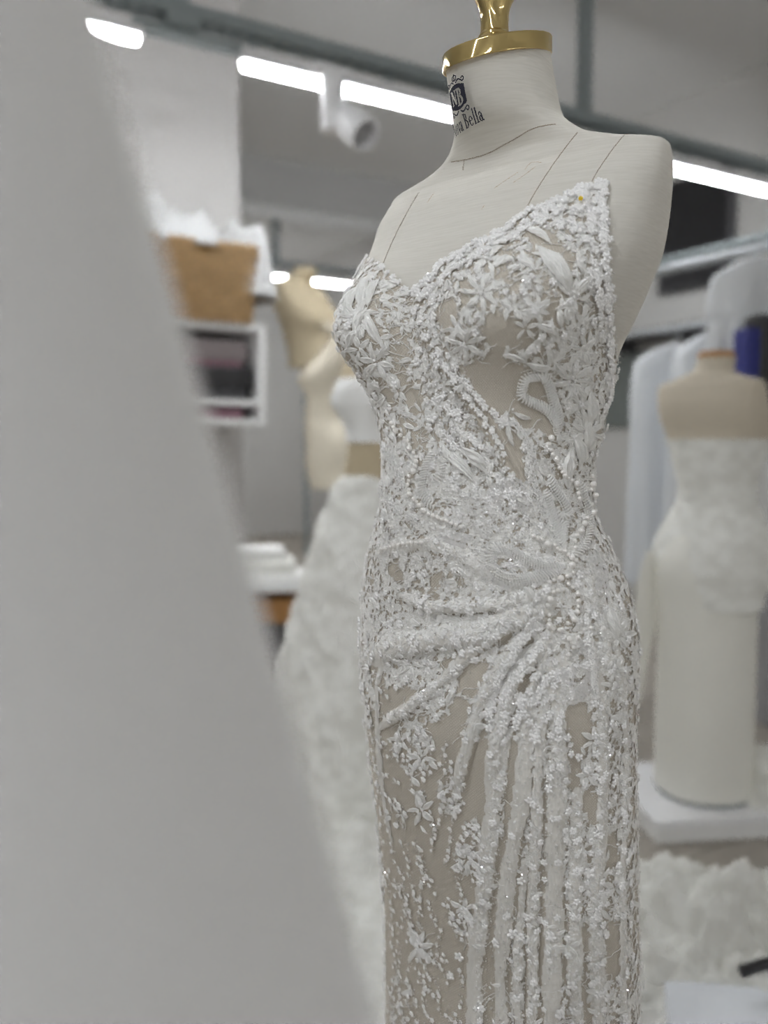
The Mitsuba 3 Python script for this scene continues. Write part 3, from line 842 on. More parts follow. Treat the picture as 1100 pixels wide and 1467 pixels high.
PEARLS = [(565, 606, 3.2), (568, 612, 3.0), (572, 618, 4.2), (578, 624, 3.2), (583, 628, 2.6), (587, 632, 3.2), (590, 637, 2.6), (591, 643, 4.3), (596, 650, 3), (600, 656, 3.4), (600, 662, 3.8), (599, 668, 2.6), (596, 675, 4.5), (590, 682, 3), (589, 689, 2.8), (588, 695, 3.2), (590, 702, 2.6), (591, 708, 4.0), (596, 715, 3.4), (600, 719, 2.6), (604, 724, 3.4), (610, 731, 4.4), (617, 736, 2.8), (623, 738, 3.2), (630, 741, 3.8), (636, 744, 3), (642, 746, 3.6), (648, 750, 2.8), (654, 752, 3.2), (661, 755, 3.4),
          (786, 626, 4.6), (783, 636, 3.2), (786, 644, 3.2), (788, 650, 3.6), (792, 657, 4.4), (796, 664, 2.8), (797, 670, 3.6), (801, 676, 3.2), (804, 681, 3.8), (809, 685, 2.8), (814, 688, 3.2), (820, 693, 4.6), (822, 700, 2.8), (823, 707, 3.4), (825, 714, 3.2), (843, 682, 3.2), (843, 694, 4.6), (842, 702, 2.8), (846, 710, 4.6), (842, 723, 3.2), (843, 735, 4.6), (836, 743, 3), (832, 752, 4.2), (829, 758, 3), (827, 763, 4.4), (822, 769, 3.4), (819, 777, 3), (820, 786, 3),
          (762, 769, 3.4), (768, 772, 3.2), (775, 773, 3), (783, 779, 5), (792, 781, 3.2), (796, 786, 2.8), (799, 789, 3), (805, 792, 3.8), (810, 797, 3.2), (814, 800, 4.4), (815, 811, 5), (821, 805, 3.2), (818, 821, 3), (813, 824, 2.8), (809, 826, 3.2), (800, 829, 4.8), (791, 832, 3.2), (785, 835, 3.6), (811, 837, 3), (817, 842, 2.8), (824, 851, 4.4), (825, 861, 3.8), (825, 869, 2.8), (824, 876, 3.8), (819, 886, 4.8), (811, 892, 3.4), (803, 900, 3), (798, 902, 3.2), (791, 901, 3), (786, 896, 5), (783, 887, 3.2), (783, 878, 3), (781, 867, 3.2), (784, 857, 4.8), (790, 848, 3.2), (797, 846, 3.4), (803, 845, 2.8),
          (813, 914, 4.2), (817, 919, 3), (819, 926, 3.2), (812, 937, 3.6), (825, 912, 3), (843, 899, 3.2), (862, 898, 3.6)] + [(550 + 6.2 * i, 787 - 10 * math.sin(min(i, 8) / 8 * 1.5), 2.6 + .6 * (i % 2)) for i in range(10)]
KEEP_OUT = unary_union([LineString(c_[0]).buffer(c_[1] * .55) for c_ in CORDS] + [Point(x_, y_).buffer(r_ + .8) for x_, y_, r_ in PEARLS] + [LineString([(716, 601), (733, 608), (749, 623), (758, 640), (760, 656), (759, 676), (763, 695), (774, 722), (785, 752), (800, 780)]).buffer(6)])

# -- scattered small things, by zone


def zone(q, zs_, base=.0):
    w = np.full(len(q), base)
    for z_, k in zs_:
        w[inside(z_, q)] = k
    return w


FOLDED = poly((505, 835), (800, 820), (925, 850), (970, 2120), (470, 2120))


def pick(q, prob):
    prob = prob * np.where(inside(FOLDED, q), .50 + .75 * ridge(q), 1)
    return q[(rng.uniform(0, 1, len(q)) < prob) & ~inside(KEEP_OUT, q)]


# flowers
q = scatter(9.5)
q = pick(q, cover(q) * zone(q, [(Z_WAIST, .10), (Z_HIP, .36), (Z_SKIRT, .36), (Z_CENTRE, .40), (Z_NECK, .45), (Z_EDGE, .5), (Z_BODICE_L, .04), (Z_RIGHT, .10)], .12))
sz = rng.uniform(4.2, 7.2, len(q)) + zone(q, [(Z_NECK, 1.6), (Z_EDGE, 1.2)], 0)
extra = []
for line, st, r_ in [([(592, 420), (606, 407), (626, 389), (650, 370), (680, 352), (710, 342), (740, 319), (770, 299), (800, 289), (830, 274), (850, 267), (864, 266)], 10, 8.0), ([(600, 430), (630, 404), (660, 382), (700, 362), (745, 335), (775, 315), (805, 304), (835, 298)], 13, 7.5),
                     ([(864, 272), (864, 310), (864, 350), (867, 420), (871, 480), (874, 545), (868, 580)], 9, 7.5), ([(850, 290), (846, 330), (850, 380), (855, 430), (858, 480)], 14, 7.5), ([(528, 370), (540, 380), (556, 394), (570, 407), (584, 417)], 7, 5.0), ([(527, 368), (510, 400), (494, 432), (484, 470)], 9, 5),
                     ([(838, 345), (826, 330), (812, 345)], 9, 6), ([(700, 1040), (708, 985), (735, 935), (768, 895)], 10, 7.5), ([(716, 1060), (728, 990), (760, 945)], 12, 7), ([(655, 940), (700, 915), (740, 890)], 10, 6.5), ([(770, 1050), (745, 1000), (762, 1002), (780, 975), (800, 960)], 10, 7.5),
                     ([(640, 530), (668, 572), (690, 600), (720, 650)], 8, 5.5), ([(655, 535), (690, 575), (720, 610)], 9, 6)]:
    extra.append(np.c_[px_line(line, st) + rng.uniform(-2.5, 2.5, (len(px_line(line, st)), 2)), rng.uniform(.85, 1.15, len(px_line(line, st))) * r_])
for cx_, cy_, r_ in [(769, 1058, 9.5), (843, 1249, 9.5), (733, 1335, 9), (825, 1248, 8), (847, 322, 10.5), (828, 330, 10.5), (835, 283, 10), (740, 1030, 8.5), (765, 1003, 9), (750, 1000, 8.5), (742, 970, 8.5), (620, 600, 8), (617, 612, 8), (712, 1350, 8), (790, 1340, 8), (800, 1450, 9), (820, 1410, 9), (760, 890, 8.5), (722, 810, 4.5), (660, 1368, 8.5), (648, 1395, 7)]:
    extra.append(np.array([[cx_, cy_, r_]]))
ex = np.vstack(extra)
# sprigs on the bare lower left: rows of little flowers
ROWS = [[(523, 1036), (537, 1057), (548, 1068)], [(530, 1085), (548, 1106), (560, 1112), (573, 1122)], [(540, 1120), (553, 1136), (567, 1150), (582, 1166)], [(545, 1150), (550, 1165), (560, 1185)], [(560, 1205), (566, 1218), (569, 1232)], [(580, 1205), (585, 1225), (588, 1240)], [(595, 1200), (602, 1230), (615, 1255)], [(620, 1160), (622, 1190), (620, 1215)],
        [(650, 1090), (648, 1110), (655, 1150)], [(655, 1155), (648, 1185), (645, 1215), (640, 1235)], [(590, 1250), (594, 1275), (597, 1290)], [(612, 1245), (618, 1262), (625, 1275)], [(605, 1265), (602, 1290), (604, 1320)], [(615, 1290), (622, 1312), (626, 1325)], [(640, 1292), (650, 1325), (662, 1345)], [(625, 1372), (634, 1385), (645, 1403)],
        [(600, 1385), (606, 1405), (618, 1420)], [(626, 1425), (634, 1445), (652, 1462)], [(590, 1370), (584, 1390)], [(575, 1240), (580, 1290), (578, 1330), (568, 1340)], [(560, 1250), (563, 1300), (566, 1330)], [(550, 1220), (554, 1270)], [(608, 1400), (610, 1440), (620, 1462)], [(585, 1400), (596, 1440), (598, 1465)], [(636, 1140), (630, 1175), (622, 1200)], [(562, 1350), (570, 1385), (575, 1400)], [(545, 1180), (552, 1210)],
        [(532, 900), (527, 950), (533, 985)], [(540, 960), (546, 985), (560, 1000)], [(528, 1010), (535, 1030)], [(585, 1290), (590, 1330)], [(532, 1060), (540, 1100), (546, 1140)], [(600, 1335), (612, 1365), (630, 1378)], [(640, 1060), (636, 1090), (640, 1115)], [(665, 1080), (660, 1120), (662, 1150)]]
for k in range(46):
    x0, y0 = rng.uniform(560, 668), rng.uniform(1440, 2000)
    ROWS.append([(x0, y0), (x0 + rng.uniform(2, 9), y0 + 22), (x0 + rng.uniform(6, 18), y0 + rng.uniform(36, 55))])
ROWS += [[(600, 1210), (608, 1245), (606, 1262)], [(588, 1300), (590, 1345)], [(650, 1240), (656, 1262), (664, 1280)], [(636, 1330), (628, 1352), (640, 1378)], [(575, 1350), (573, 1385)], [(615, 1395), (628, 1412), (634, 1430)], [(660, 1390), (664, 1420), (660, 1440)], [(582, 1425), (590, 1450)], [(645, 1440), (660, 1462)], [(570, 1262), (585, 1300)], [(552, 1290), (556, 1340)], [(540, 1060), (552, 1078)], [(668, 1175), (660, 1200)]]
rows = np.vstack([px_line(r_, 7.5) for r_ in ROWS])
rows = (rows + rng.normal(0, 2.3, rows.shape))[rng.uniform(0, 1, len(rows)) < .86]
pq = scatter(6.5)
pq = pick(pq[inside(PATCH_U, pq)], .55)
q = np.vstack([q, ex[:, :2], rows, pq])
sz = np.r_[sz, ex[:, 2], rng.uniform(2.7, 4.6, len(rows)), rng.uniform(3.2, 5.4, len(pq))]
pieces('flower', FLOWERS, q, rng.uniform(0, 6.28, len(q)), sz, 'm_petal', lift=.0018 + rng.uniform(0, .002, len(q)))

# lumps and loose petals
q = scatter(5.0)
q = pick(q, cover(q) * zone(q, [(Z_WAIST, .16), (Z_HIP, .30), (Z_SKIRT, .28), (Z_CENTRE, .38), (Z_NECK, .30), (Z_EDGE, .25), (Z_BODICE_L, .06), (Z_RIGHT, .08)], .2))
PETAL = [dome(0, 0, 1, .62, .6, 0, 7), dome(0, 0, .8, .8, .7, 0, 7)]
p, n, fc, d = skin.at(q)
ms = spread(PETAL[0], p, n, rng.uniform(0, 6.28, len(q)), rng.uniform(1.5, 3.1, len(q)) * .74e-3, .0008)
obj('petal', ms, 'm_petal', dress, smooth=True, kind='stuff')

# leaves
q = scatter(11)
q = pick(q, cover(q) * zone(q, [(Z_WAIST, .22), (Z_HIP, .30), (Z_SKIRT, .22), (Z_CENTRE, .18), (Z_NECK, .2), (Z_EDGE, .1), (Z_BODICE_L, .62), (Z_RIGHT, .6)], .25))
la, lsz = rng.uniform(0, 6.28, len(q)), rng.uniform(10, 19, len(q))
LQ = []


def sprig(cx, cy, n_, r_, a0=0.0, spread_=2 * math.pi, inner=.12):
    for k in range(n_):
        a = a0 + spread_ * k / n_ + rng.uniform(-.15, .15)
        LQ.append((cx + inner * r_ * math.cos(a), cy - inner * r_ * math.sin(a), a, r_ * rng.uniform(.8, 1.1)))


for args in [(540, 518, 6, 27), (690, 420, 7, 30), (668, 492, 7, 27), (700, 372, 6, 28), (512, 455, 7, 30), (766, 445, 7, 22), (820, 545, 7, 30), (830, 580, 7, 28), (820, 425, 6, 28), (572, 560, 5, 16), (606, 590, 5, 17), (515, 500, 5, 20), (655, 470, 5, 18), (800, 640, 5, 22), (720, 605, 4, 16), (540, 585, 5, 20), (525, 545, 5, 18), (735, 440, 5, 20), (752, 470, 5, 18),
             (840, 620, 6, 24), (835, 500, 6, 22), (645, 660, 5, 20), (700, 680, 5, 20), (605, 1085, 6, 20), (604, 1160, 5, 20), (670, 1230, 6, 24), (665, 1300, 5, 20), (600, 1355, 6, 22), (575, 1165, 5, 16), (850, 1060, 6, 20), (840, 1110, 5, 18), (870, 1030, 5, 18), (880, 1270, 5, 18), (858, 1300, 6, 20), (815, 1355, 5, 18), (860, 1420, 5, 18), (575, 1060, 5, 18), (560, 900, 5, 18), (590, 950, 6, 22), (630, 895, 6, 20), (700, 900, 5, 20), (885, 910, 6, 22), (870, 900, 6, 20), (880, 960, 5, 20)]:
    sprig(*args, a0=rng.uniform(0, 3))
for x0, y0, x1, y1 in [(771, 356, 817, 424), (720, 507, 752, 519), (787, 524, 788, 499), (752, 519, 760, 492), (790, 527, 752, 519), (812, 465, 812, 430), (803, 470, 800, 438), (838, 395, 826, 360), (820, 425, 850, 395), (755, 330, 790, 352), (545, 492, 525, 445), (508, 478, 528, 440), (497, 500, 512, 470), (527, 440, 545, 400), (515, 440, 530, 395), (500, 450, 515, 410), (760, 600, 735, 590), (735, 640, 728, 605),
                       (640, 650, 680, 690), (655, 640, 700, 680), (640, 1010, 655, 985), (695, 930, 712, 905), (745, 940, 770, 920), (860, 880, 885, 920), (870, 870, 880, 910), (838, 600, 832, 650), (822, 620, 830, 670), (812, 700, 818, 640), (845, 560, 840, 610), (795, 520, 810, 545), (765, 465, 800, 480), (705, 385, 740, 372), (682, 380, 690, 400), (740, 372, 768, 392)]:
    LQ.append((x0, y0, math.atan2(-(y1 - y0), x1 - x0), math.hypot(x1 - x0, y1 - y0)))
LQ = np.array(LQ)
q = np.vstack([q, LQ[:, :2]])
la, lsz = np.r_[la, LQ[:, 2]], np.r_[lsz, LQ[:, 3]]
order = np.argsort(-lsz + np.where(q[:, 1] > 1467, 99, 0), kind='stable')
for i_, i in enumerate(order[:300]):          # laid on the cloth one by one
    L_ = lsz[i]
    V, Fc = LEAVES[i % 4] if L_ < 24 else LEAVES[4 + i % 2]
    c, s = math.cos(la[i]), math.sin(la[i])
    V2 = q[i] + np.stack([V[:, 0] * c - V[:, 1] * s, -(V[:, 0] * s + V[:, 1] * c)], -1) * L_
    conform(V2, .0012 + V[:, 2] * L_ * .72e-3, Fc, 'leaf', 'm_lace_leaf', smooth=True)
rest = order[300:]
if len(rest):
    p, n, fc, d = skin.at(q[rest])
    obj('small_leaf', joined([spread(LEAVES[k], p[k::4], n[k::4], la[rest][k::4], lsz[rest][k::4] * .74e-3, .0008) for k in range(4)]), 'm_lace_leaf', dress, smooth=True, kind='stuff')
# little knots in the middle of the lace flowers
kn = np.array([(540, 518), (690, 420), (668, 492), (700, 372), (512, 455), (766, 445), (820, 545), (830, 580), (820, 425), (605, 1085), (600, 1355)], float)
kn = np.repeat(kn, 5, 0) + rng.normal(0, 3.2, (len(kn) * 5, 2))
p, n, fc, d = skin.at(kn)
obj('flower_knot', spread(PETAL[1], p, n, rng.uniform(0, 6, len(kn)), rng.uniform(2.2, 3.2, len(kn)) * .74e-3, .003), 'm_petal', dress, smooth=True, kind='stuff')


# threads of the lace: thin cords wandering over the net
def threads(q0, length, wob, r_, heading=None, seg=9):
    m = len(q0)
    a = rng.uniform(0, 6.28, m) if heading is None else heading
    pts = [q0]
    for k in range(seg - 1):
        a = a + rng.normal(0, wob, m)
        pts.append(pts[-1] + np.stack([np.cos(a), np.sin(a)], -1) * (length / (seg - 1))[:, None])
    pts = np.stack(pts, 1)
    p, n, fc, d = skin.at(pts.reshape(-1, 2))
    ok = (d.reshape(m, seg).max(1) < 3)
    p, n = p.reshape(m, seg, 3)[ok], n.reshape(m, seg, 3)[ok]
    t = np.gradient(p, axis=1)
    t /= np.linalg.norm(t, axis=-1, keepdims=True) + 1e-9
    b = np.cross(n, t)
    ring_ = [p + n * .0012 + r_ * (math.cos(x) * b + math.sin(x) * n) for x in (0, math.pi / 2, math.pi, 3 * math.pi / 2)]
    v = np.stack(ring_, 2)                           # m, seg, 4, 3
    f0 = grid_faces(seg, 4, True)
    mm = len(p)
    return v.reshape(-1, 3), (f0[None] + (np.arange(mm) * seg * 4)[:, None, None]).reshape(-1, 3)


q = scatter(8)
q = pick(q, (cover(q) * .8) * zone(q, [(Z_WAIST, .5), (Z_HIP, .35), (Z_SKIRT, .2), (Z_CENTRE, .25), (Z_NECK, .2), (Z_EDGE, .25), (Z_BODICE_L, .75), (Z_RIGHT, .8)], .3))
obj('lace_thread', threads(q, rng.uniform(14, 34, len(q)), .35, .00042), 'm_lace_leaf', dress, smooth=True, kind='stuff')

# seed beads
q = scatter(3.6)
q = pick(q, np.clip(cover(q) + .03, 0, 1) * zone(q, [(Z_WAIST, .42), (Z_HIP, .42), (Z_SKIRT, .36), (Z_CENTRE, .42), (Z_NECK, .25), (Z_EDGE, .25), (Z_BODICE_L, .06), (Z_RIGHT, .10)], .2))
tq = scatter(5)
tq = pick(tq[inside(TULLE_U, tq)], .25)
rq = np.vstack([px_line(r_, 3) for r_ in ROWS])
q = np.vstack([q, tq, rq + rng.normal(0, 2.2, rq.shape)])
p, n, fc, d = skin.at(q)
obj('seed_bead', spread(BEAD, p, n, rng.uniform(0, 6, len(q)), rng.uniform(.8, 1.45, len(q)) * .74e-3, .0016 + rng.uniform(0, .0012, len(q))), 'm_bead', dress, smooth=True, kind='stuff')

# cut crystals among the beads
q = scatter(7.5)
q = pick(q, np.clip(cover(q) + .02, 0, 1) * zone(q, [(Z_WAIST, .22), (Z_HIP, .26), (Z_SKIRT, .22), (Z_CENTRE, .30), (Z_NECK, .22), (Z_EDGE, .15), (Z_BODICE_L, .04), (Z_RIGHT, .06)], .12))
q = np.vstack([q, rq[::4] + rng.normal(0, 2.5, rq[::4].shape), tq[::5]])
p, n, fc, d = skin.at(q)
n2 = n + rng.normal(0, .35, n.shape)
n2 /= np.linalg.norm(n2, axis=1, keepdims=True)
obj('crystal', spread(BEAD, p + n * .0032, n2, rng.uniform(0, 6, len(q)), rng.uniform(1.1, 1.9, len(q)) * .74e-3), 'm_crystal', dress, kind='stuff')

# -- corded loops sewn over with rows of beads


def cord(pts, w_, h_, gap=3.7, per=7, r_=1.55):
    c = px_line(pts, gap)
    t = np.gradient(c, axis=0)
    t /= np.linalg.norm(t, axis=1, keepdims=True) + 1e-9
    nn = np.stack([-t[:, 1], t[:, 0]], -1)
    s = np.linspace(-1, 1, per)
    env = np.clip(np.minimum(np.arange(len(c)) + 1.5, len(c) - np.arange(len(c)) + .5) / 4, .35, 1)
    q_ = c[:, None] + (nn[:, None] * s[None, :, None] + t[:, None] * (.45 * s)[None, :, None]) * (w_ / 2) * env[:, None, None]
    p, n, fc, d = skin.at(q_.reshape(-1, 2))
    hh = (np.sqrt(np.clip(1 - s ** 2 * .85, 0, 1))[None] * env[:, None] * h_ * 1.3e-3).ravel()
    beads = spread(BEAD, p, n, np.zeros(len(p)), r_ * .76e-3, hh + .0006)
    # the padding cord under the beads
    cp, cn, _, _ = skin.at(c)
    core = tube(cp + cn * (env * h_ * .45e-3)[:, None], env * min(w_ * .33e-3, h_ * .75e-3), 8)
    k = obj('beaded_cord', (np.array(core.vertices), np.array(core.faces)), 'm_tulle', dress, smooth=True)
    scene[f'{k}__bead_row'] = mikit.ply(beads, 'm_bead_soft', smooth=True)
    say(f'{k}__bead_row', kind='stuff')


for a_ in CORDS:
    cord(*a_)
# flat bands of rice beads
for pts, w_ in [([(716, 601), (733, 608), (749, 623), (758, 640), (760, 656), (759, 676), (763, 695), (774, 722), (785, 752), (800, 780)], 14), ([(672, 745), (690, 752), (704, 765)], 26), ([(640, 745), (650, 752), (668, 752)], 14), ([(553, 640), (565, 665), (578, 700)], 12), ([(546, 690), (570, 730), (600, 745)], 12), ([(838, 880), (846, 940), (852, 1000)], 10), ([(700, 720), (712, 735), (725, 745)], 9), ([(735, 790), (760, 800), (790, 803)], 9)]:
    c = px_line(pts, 1.0)
    q = np.repeat(c, 5, 0)
    t = np.gradient(c, axis=0)
    t /= np.linalg.norm(t, axis=1, keepdims=True)
    nn = np.repeat(np.stack([-t[:, 1], t[:, 0]], -1), 5, 0)
    s = rng.uniform(-1, 1, len(q))
    q = q + nn * (s * w_ / 2)[:, None]
    p, n, fc, d = skin.at(q)
    k_ = obj('bead_band', spread(BEAD, p, n, rng.uniform(0, 6, len(q)), rng.uniform(1.0, 1.35, len(q)) * .76e-3, .0008 + .0022 * np.sqrt(1 - s ** 2)), 'm_bead_soft', dress, smooth=True, kind='stuff')

# sequin swirls: overlapping rows
sq, sa = [], []
for pts, rows_, w_ in [([(706, 735), (708, 712), (718, 697), (732, 695), (743, 706), (746, 728)], 5, 18), ([(820, 930), (836, 928), (846, 942), (845, 966), (834, 988), (818, 1000), (811, 985), (812, 962)], 4, 13), ([(690, 810), (700, 822), (712, 832), (730, 838)], 3, 12), ([(630, 765), (650, 770), (668, 775)], 3, 14), ([(575, 755), (560, 760), (552, 770)], 3, 12), ([(845, 870), (860, 880), (868, 895)], 4, 14), ([(850, 790), (858, 820), (862, 850)], 4, 14)]:
    c = px_line(pts, 3.2)
    t = np.gradient(c, axis=0)
    t /= np.linalg.norm(t, axis=1, keepdims=True)
    nn = np.stack([-t[:, 1], t[:, 0]], -1)
    for s in np.linspace(-1, 1, rows_):
        sq.append(c + nn * s * w_ / 2)
        sa.append(np.arctan2(-t[:, 1], t[:, 0]))
sq, sa = np.vstack(sq), np.concatenate(sa)
p, n, fc, d = skin.at(sq)
e1, e2 = frames(n, sa)
n2 = n + .45 * e1 + rng.normal(0, .22, n.shape)
n2 /= np.linalg.norm(n2, axis=1, keepdims=True)
obj('sequin', spread(SEQ, p, n2, sa, 2.7 * .76e-3, .0022), 'm_bead', dress, smooth=30, kind='stuff')

# pearls
PEARLS = np.array(PEARLS)
pieces('pearl', [PEARL], PEARLS[:, :2], 0.0, PEARLS[:, 2], 'm_pearl', lift=PEARLS[:, 2] * .6e-3 + .0026)

# hexagonal open net showing through at the waist
for cx_, cy_, nx, ny in [(694, 783, 5, 4), (664, 714, 6, 3), (690, 725, 3, 3)]:
    for i in range(nx):
        for j_ in range(ny):
            x, y = cx_ + (i - nx / 2) * 8.0 + (j_ % 2) * 4 + j_ * 1.5, cy_ + (j_ - ny / 2) * 7.0 + i * 1.4
            a = np.linspace(0, 2 * np.pi, 13)
            p, n, fc, d = skin.at(np.stack([x + 4.3 * np.cos(a), y + 3.7 * np.sin(a)], -1))
            obj('net_ring', tube(p + n * .0020, .0006, 5), 'm_lace_leaf', dress, smooth=True)

# the rest of the dress, turned away from the camera
m_ = 2600
zz_, th_ = rng.uniform(.1, 1.3, m_), rng.uniform(np.radians(118), np.radians(305), m_)
zt_ = np.interp(wrap(th_), EDGE[:, 0], EDGE[:, 1])
okb = (zz_ < zt_ - .01)
zz_, th_ = zz_[okb], th_[okb]
p = body(zz_, th_)
n = (body(zz_, th_ + .01) - body(zz_, th_ - .01))
n = np.cross(n, body(zz_ + .004, th_) - body(zz_ - .004, th_))
n /= np.linalg.norm(n, axis=1, keepdims=True)
p = p + n * .0045
obj('small_flower', joined([spread(FLOWERS[k], p[k::6], n[k::6], rng.uniform(0, 6, len(p[k::6])), rng.uniform(.003, .006, len(p[k::6])), .001) for k in range(6)]), 'm_petal', dress, smooth=True, kind='stuff')
# yellow pin at the bodice's tip
pin = thing('dress_pin', 'tiny yellow headed pin stuck in the flowers at the bodice tip', 'pin')
p, n, fc, d = skin.at([(832, 293)])
hd_ = trimesh.creation.uv_sphere(radius=.0022, count=[12, 16])
hd_.apply_translation(p[0] + n[0] * .0075)
obj('head', hd_, 'm_pin', pin, smooth=True)
obj('needle', tube([p[0] + n[0] * .007, p[0] + n[0] * .001 + [.004, 0, .006]], .0004, 6), 'm_steel_light', pin, smooth=True)

# ------------------------------------------------------------------ foreground cloth
t = thing('white_skirt', 'large plain white skirt hanging very close to the camera, blurred along the left edge', 'skirt')
fc2 = np.array([-.21, .25, 0])
zs = np.linspace(1.62, .45, 40)
obj('cloth', drape(list(zs), [max(.05, .116 + (1.36 - z) * .255) for z in zs], [max(.05, .116 + (1.36 - z) * .255) for z in zs], fc2, 0, .012, 5, 3, 80, 160), 'm_fore', t, smooth=True)

# ------------------------------------------------------------------ cable tray, hangers, track spotlight
def ladder(u0, u1, v, z, label):
    t = thing('cable_tray', label, 'cable tray')
    for dv in (-.045, .045):
        obj('rail', rbox(u0, u1, v + dv - .006, v + dv + .006, z, z + .045), 'm_steel', t)
    obj('rung', cat_([rbox(u, u + .022, v - .04, v + .04, z + .006, z + .022) for u in np.arange(u0 + .02, u1 - .03, .06)]), 'm_steel', t, kind='stuff')
    return t


tray = ladder(-.9, 4.75, 3.22, 2.80, 'grey perforated steel cable tray running above the near tube lights')
for u in (.985, 3.02):
    for dv in (-.03,):
        obj('hanger', rbox(u - .028, u + .028, 3.19, 3.25, 2.845, H), 'm_steel', tray)
for u in np.arange(-.6, 4.6, .62):
    obj('clip', rbox(u, u + .03, 3.205, 3.235, 2.727, 2.80), 'm_steel', tray)
obj('connector', cat_([rbox(.80, 1.22, 3.185, 3.255, 2.73, 2.755), rbox(.92, 1.04, 3.16, 3.28, 2.755, 2.80)]), 'm_steel', tray, label='dark steel joining bracket between two tubes')
tray2 = ladder(1.0, 4.7, 8.2, 3.07, 'far grey cable tray above the small distant tube light')
cc = W(398, 300, 7.85)
for u in (3.47, 1.6):
    obj('hanger', rbox(u - .03, u + .03, 8.17, 8.23, 3.11, H), 'm_steel', tray2)
obj('clip', rbox(3.4, 3.43, 8.19, 8.21, 2.98, 3.07), 'm_steel', tray2)

sp = thing('track_spotlight', 'white cylindrical track spotlight hanging under the long tube light', 'spotlight')
c = W(476, 150, 3.40)
obj('track_adapter', box(.16, .04, .03, [c[0], c[1], c[2] + .115], RA, .006), 'm_white_plastic', sp)
obj('stem', moved(lathe([(0, -.105), (.043, -.105), (.047, -.1), (.047, .112), (.043, .116), (0, .116)], 48), c), 'm_white_plastic', sp, smooth=30)
hd = lathe([(0, -.085), (.058, -.085), (.064, -.08), (.066, -.02), (.066, .06), (.06, .07), (.056, .07), (.052, .03), (0, .03)], 48)
hd.apply_transform(trimesh.geometry.align_vectors([0, 0, 1], [.55, -.55, -.63]))
hc = W(511, 183, 3.36)
hd.apply_translation(hc)
obj('lamp_head', hd, 'm_white_plastic', sp, smooth=30)
obj('knuckle', tube([c + [0, 0, -.07], hc], .022, 12), 'm_white_plastic', sp, smooth=40)
rf = lathe([(0, 0), (.05, 0), (.05, .004), (0, .006)], 32)
rf.apply_transform(trimesh.geometry.align_vectors([0, 0, 1], [.55, -.55, -.63]))
rf.apply_translation(hc + np.array([.55, -.55, -.63]) * .034)
obj('lens', rf, 'm_grey', sp)

# ------------------------------------------------------------------ left: cubby on the pillar, basket, fabrics
cub = thing('storage_cubby', 'white open storage cubby on the pillar under the wicker basket', 'cubby')
cu0, cu1, cv0, cv1, cz0, cz1 = .72, 1.45, 3.55, 3.98, 1.30, 1.74
for a in (cu0, cu1 - .03):
    obj('side_panel', rbox(a, a + .03, cv0, cv1, cz0, cz1), 'm_board', cub)
for z in (cz0, cz0 + .085, cz1 - .025):
    obj('shelf', rbox(cu0 + .03, cu1 - .03, cv0, cv1 - .02, z, z + .025), 'm_board', cub)
obj('back_panel', rbox(cu0 + .03, cu1 - .03, cv1 - .02, cv1, cz0, cz1), 'm_board', cub)
zf = cz0 + .11


def folded(u0, u1, v0, v1, z0, z1, bsdf, label, name='folded_fabric', group=None):
    t = thing(name, label, 'fabric', group)
    m = rbox(u0, u1, v0, v1, z0, z1, .012)
    m = m.subdivide().subdivide()
    m.vertices += (meshkit.noise(m.vertices * 18)[:, None] - .5) * [.01, .01, .004]
    obj('layer', m, bsdf, t, smooth=40)


folded(.80, 1.38, 3.60, 3.93, zf, zf + .055, 'm_darkgrey', 'dark grey folded fabric at the bottom of the pile in the cubby')
folded(.82, 1.40, 3.58, 3.92, zf + .056, zf + .145, 'm_black', 'black folded fabric in the middle of the pile in the cubby')
folded(.84, 1.36, 3.60, 3.92, zf + .146, zf + .172, 'm_pink', 'thin pink folded fabric on the black one in the cubby')
folded(.82, 1.39, 3.62, 3.93, zf + .173, zf + .265, 'm_taupe', 'soft taupe folded fabric topmost in the cubby')
folded(1.0, 1.36, 3.6, 3.9, cz0 + .026, cz0 + .070, 'm_pink', 'dusty pink fabric in the low bottom slot of the cubby')

bk = thing('wicker_basket', 'brown woven wicker basket standing on top of the white cubby', 'basket')
bu, bv = 1.08, 3.745
for i in range(11):
    z = 1.742 + i * .031
    k = .27 + .004 * i
    pl = sbox(-k, -.17, k, .17).buffer(.03)
    L = pl.length
    pts = []
    for q in np.linspace(0, 1, 120, endpoint=False):
        p = pl.exterior.interpolate(q, normalized=True)
        r = 1 + .018 * math.cos(q * 40 * 2 * math.pi + i * math.pi)
        pts.append(R(bu, bv, z + .016) + D1 * p.x * r + D2 * p.y * r)
    pts.append(pts[0])
    obj('weave_row', tube(pts, .0175, 6), 'm_wicker', bk, smooth=True)
obj('liner', rbox(bu - .26, bu + .26, bv - .16, bv + .16, 1.742, 2.05), 'm_wicker', bk)


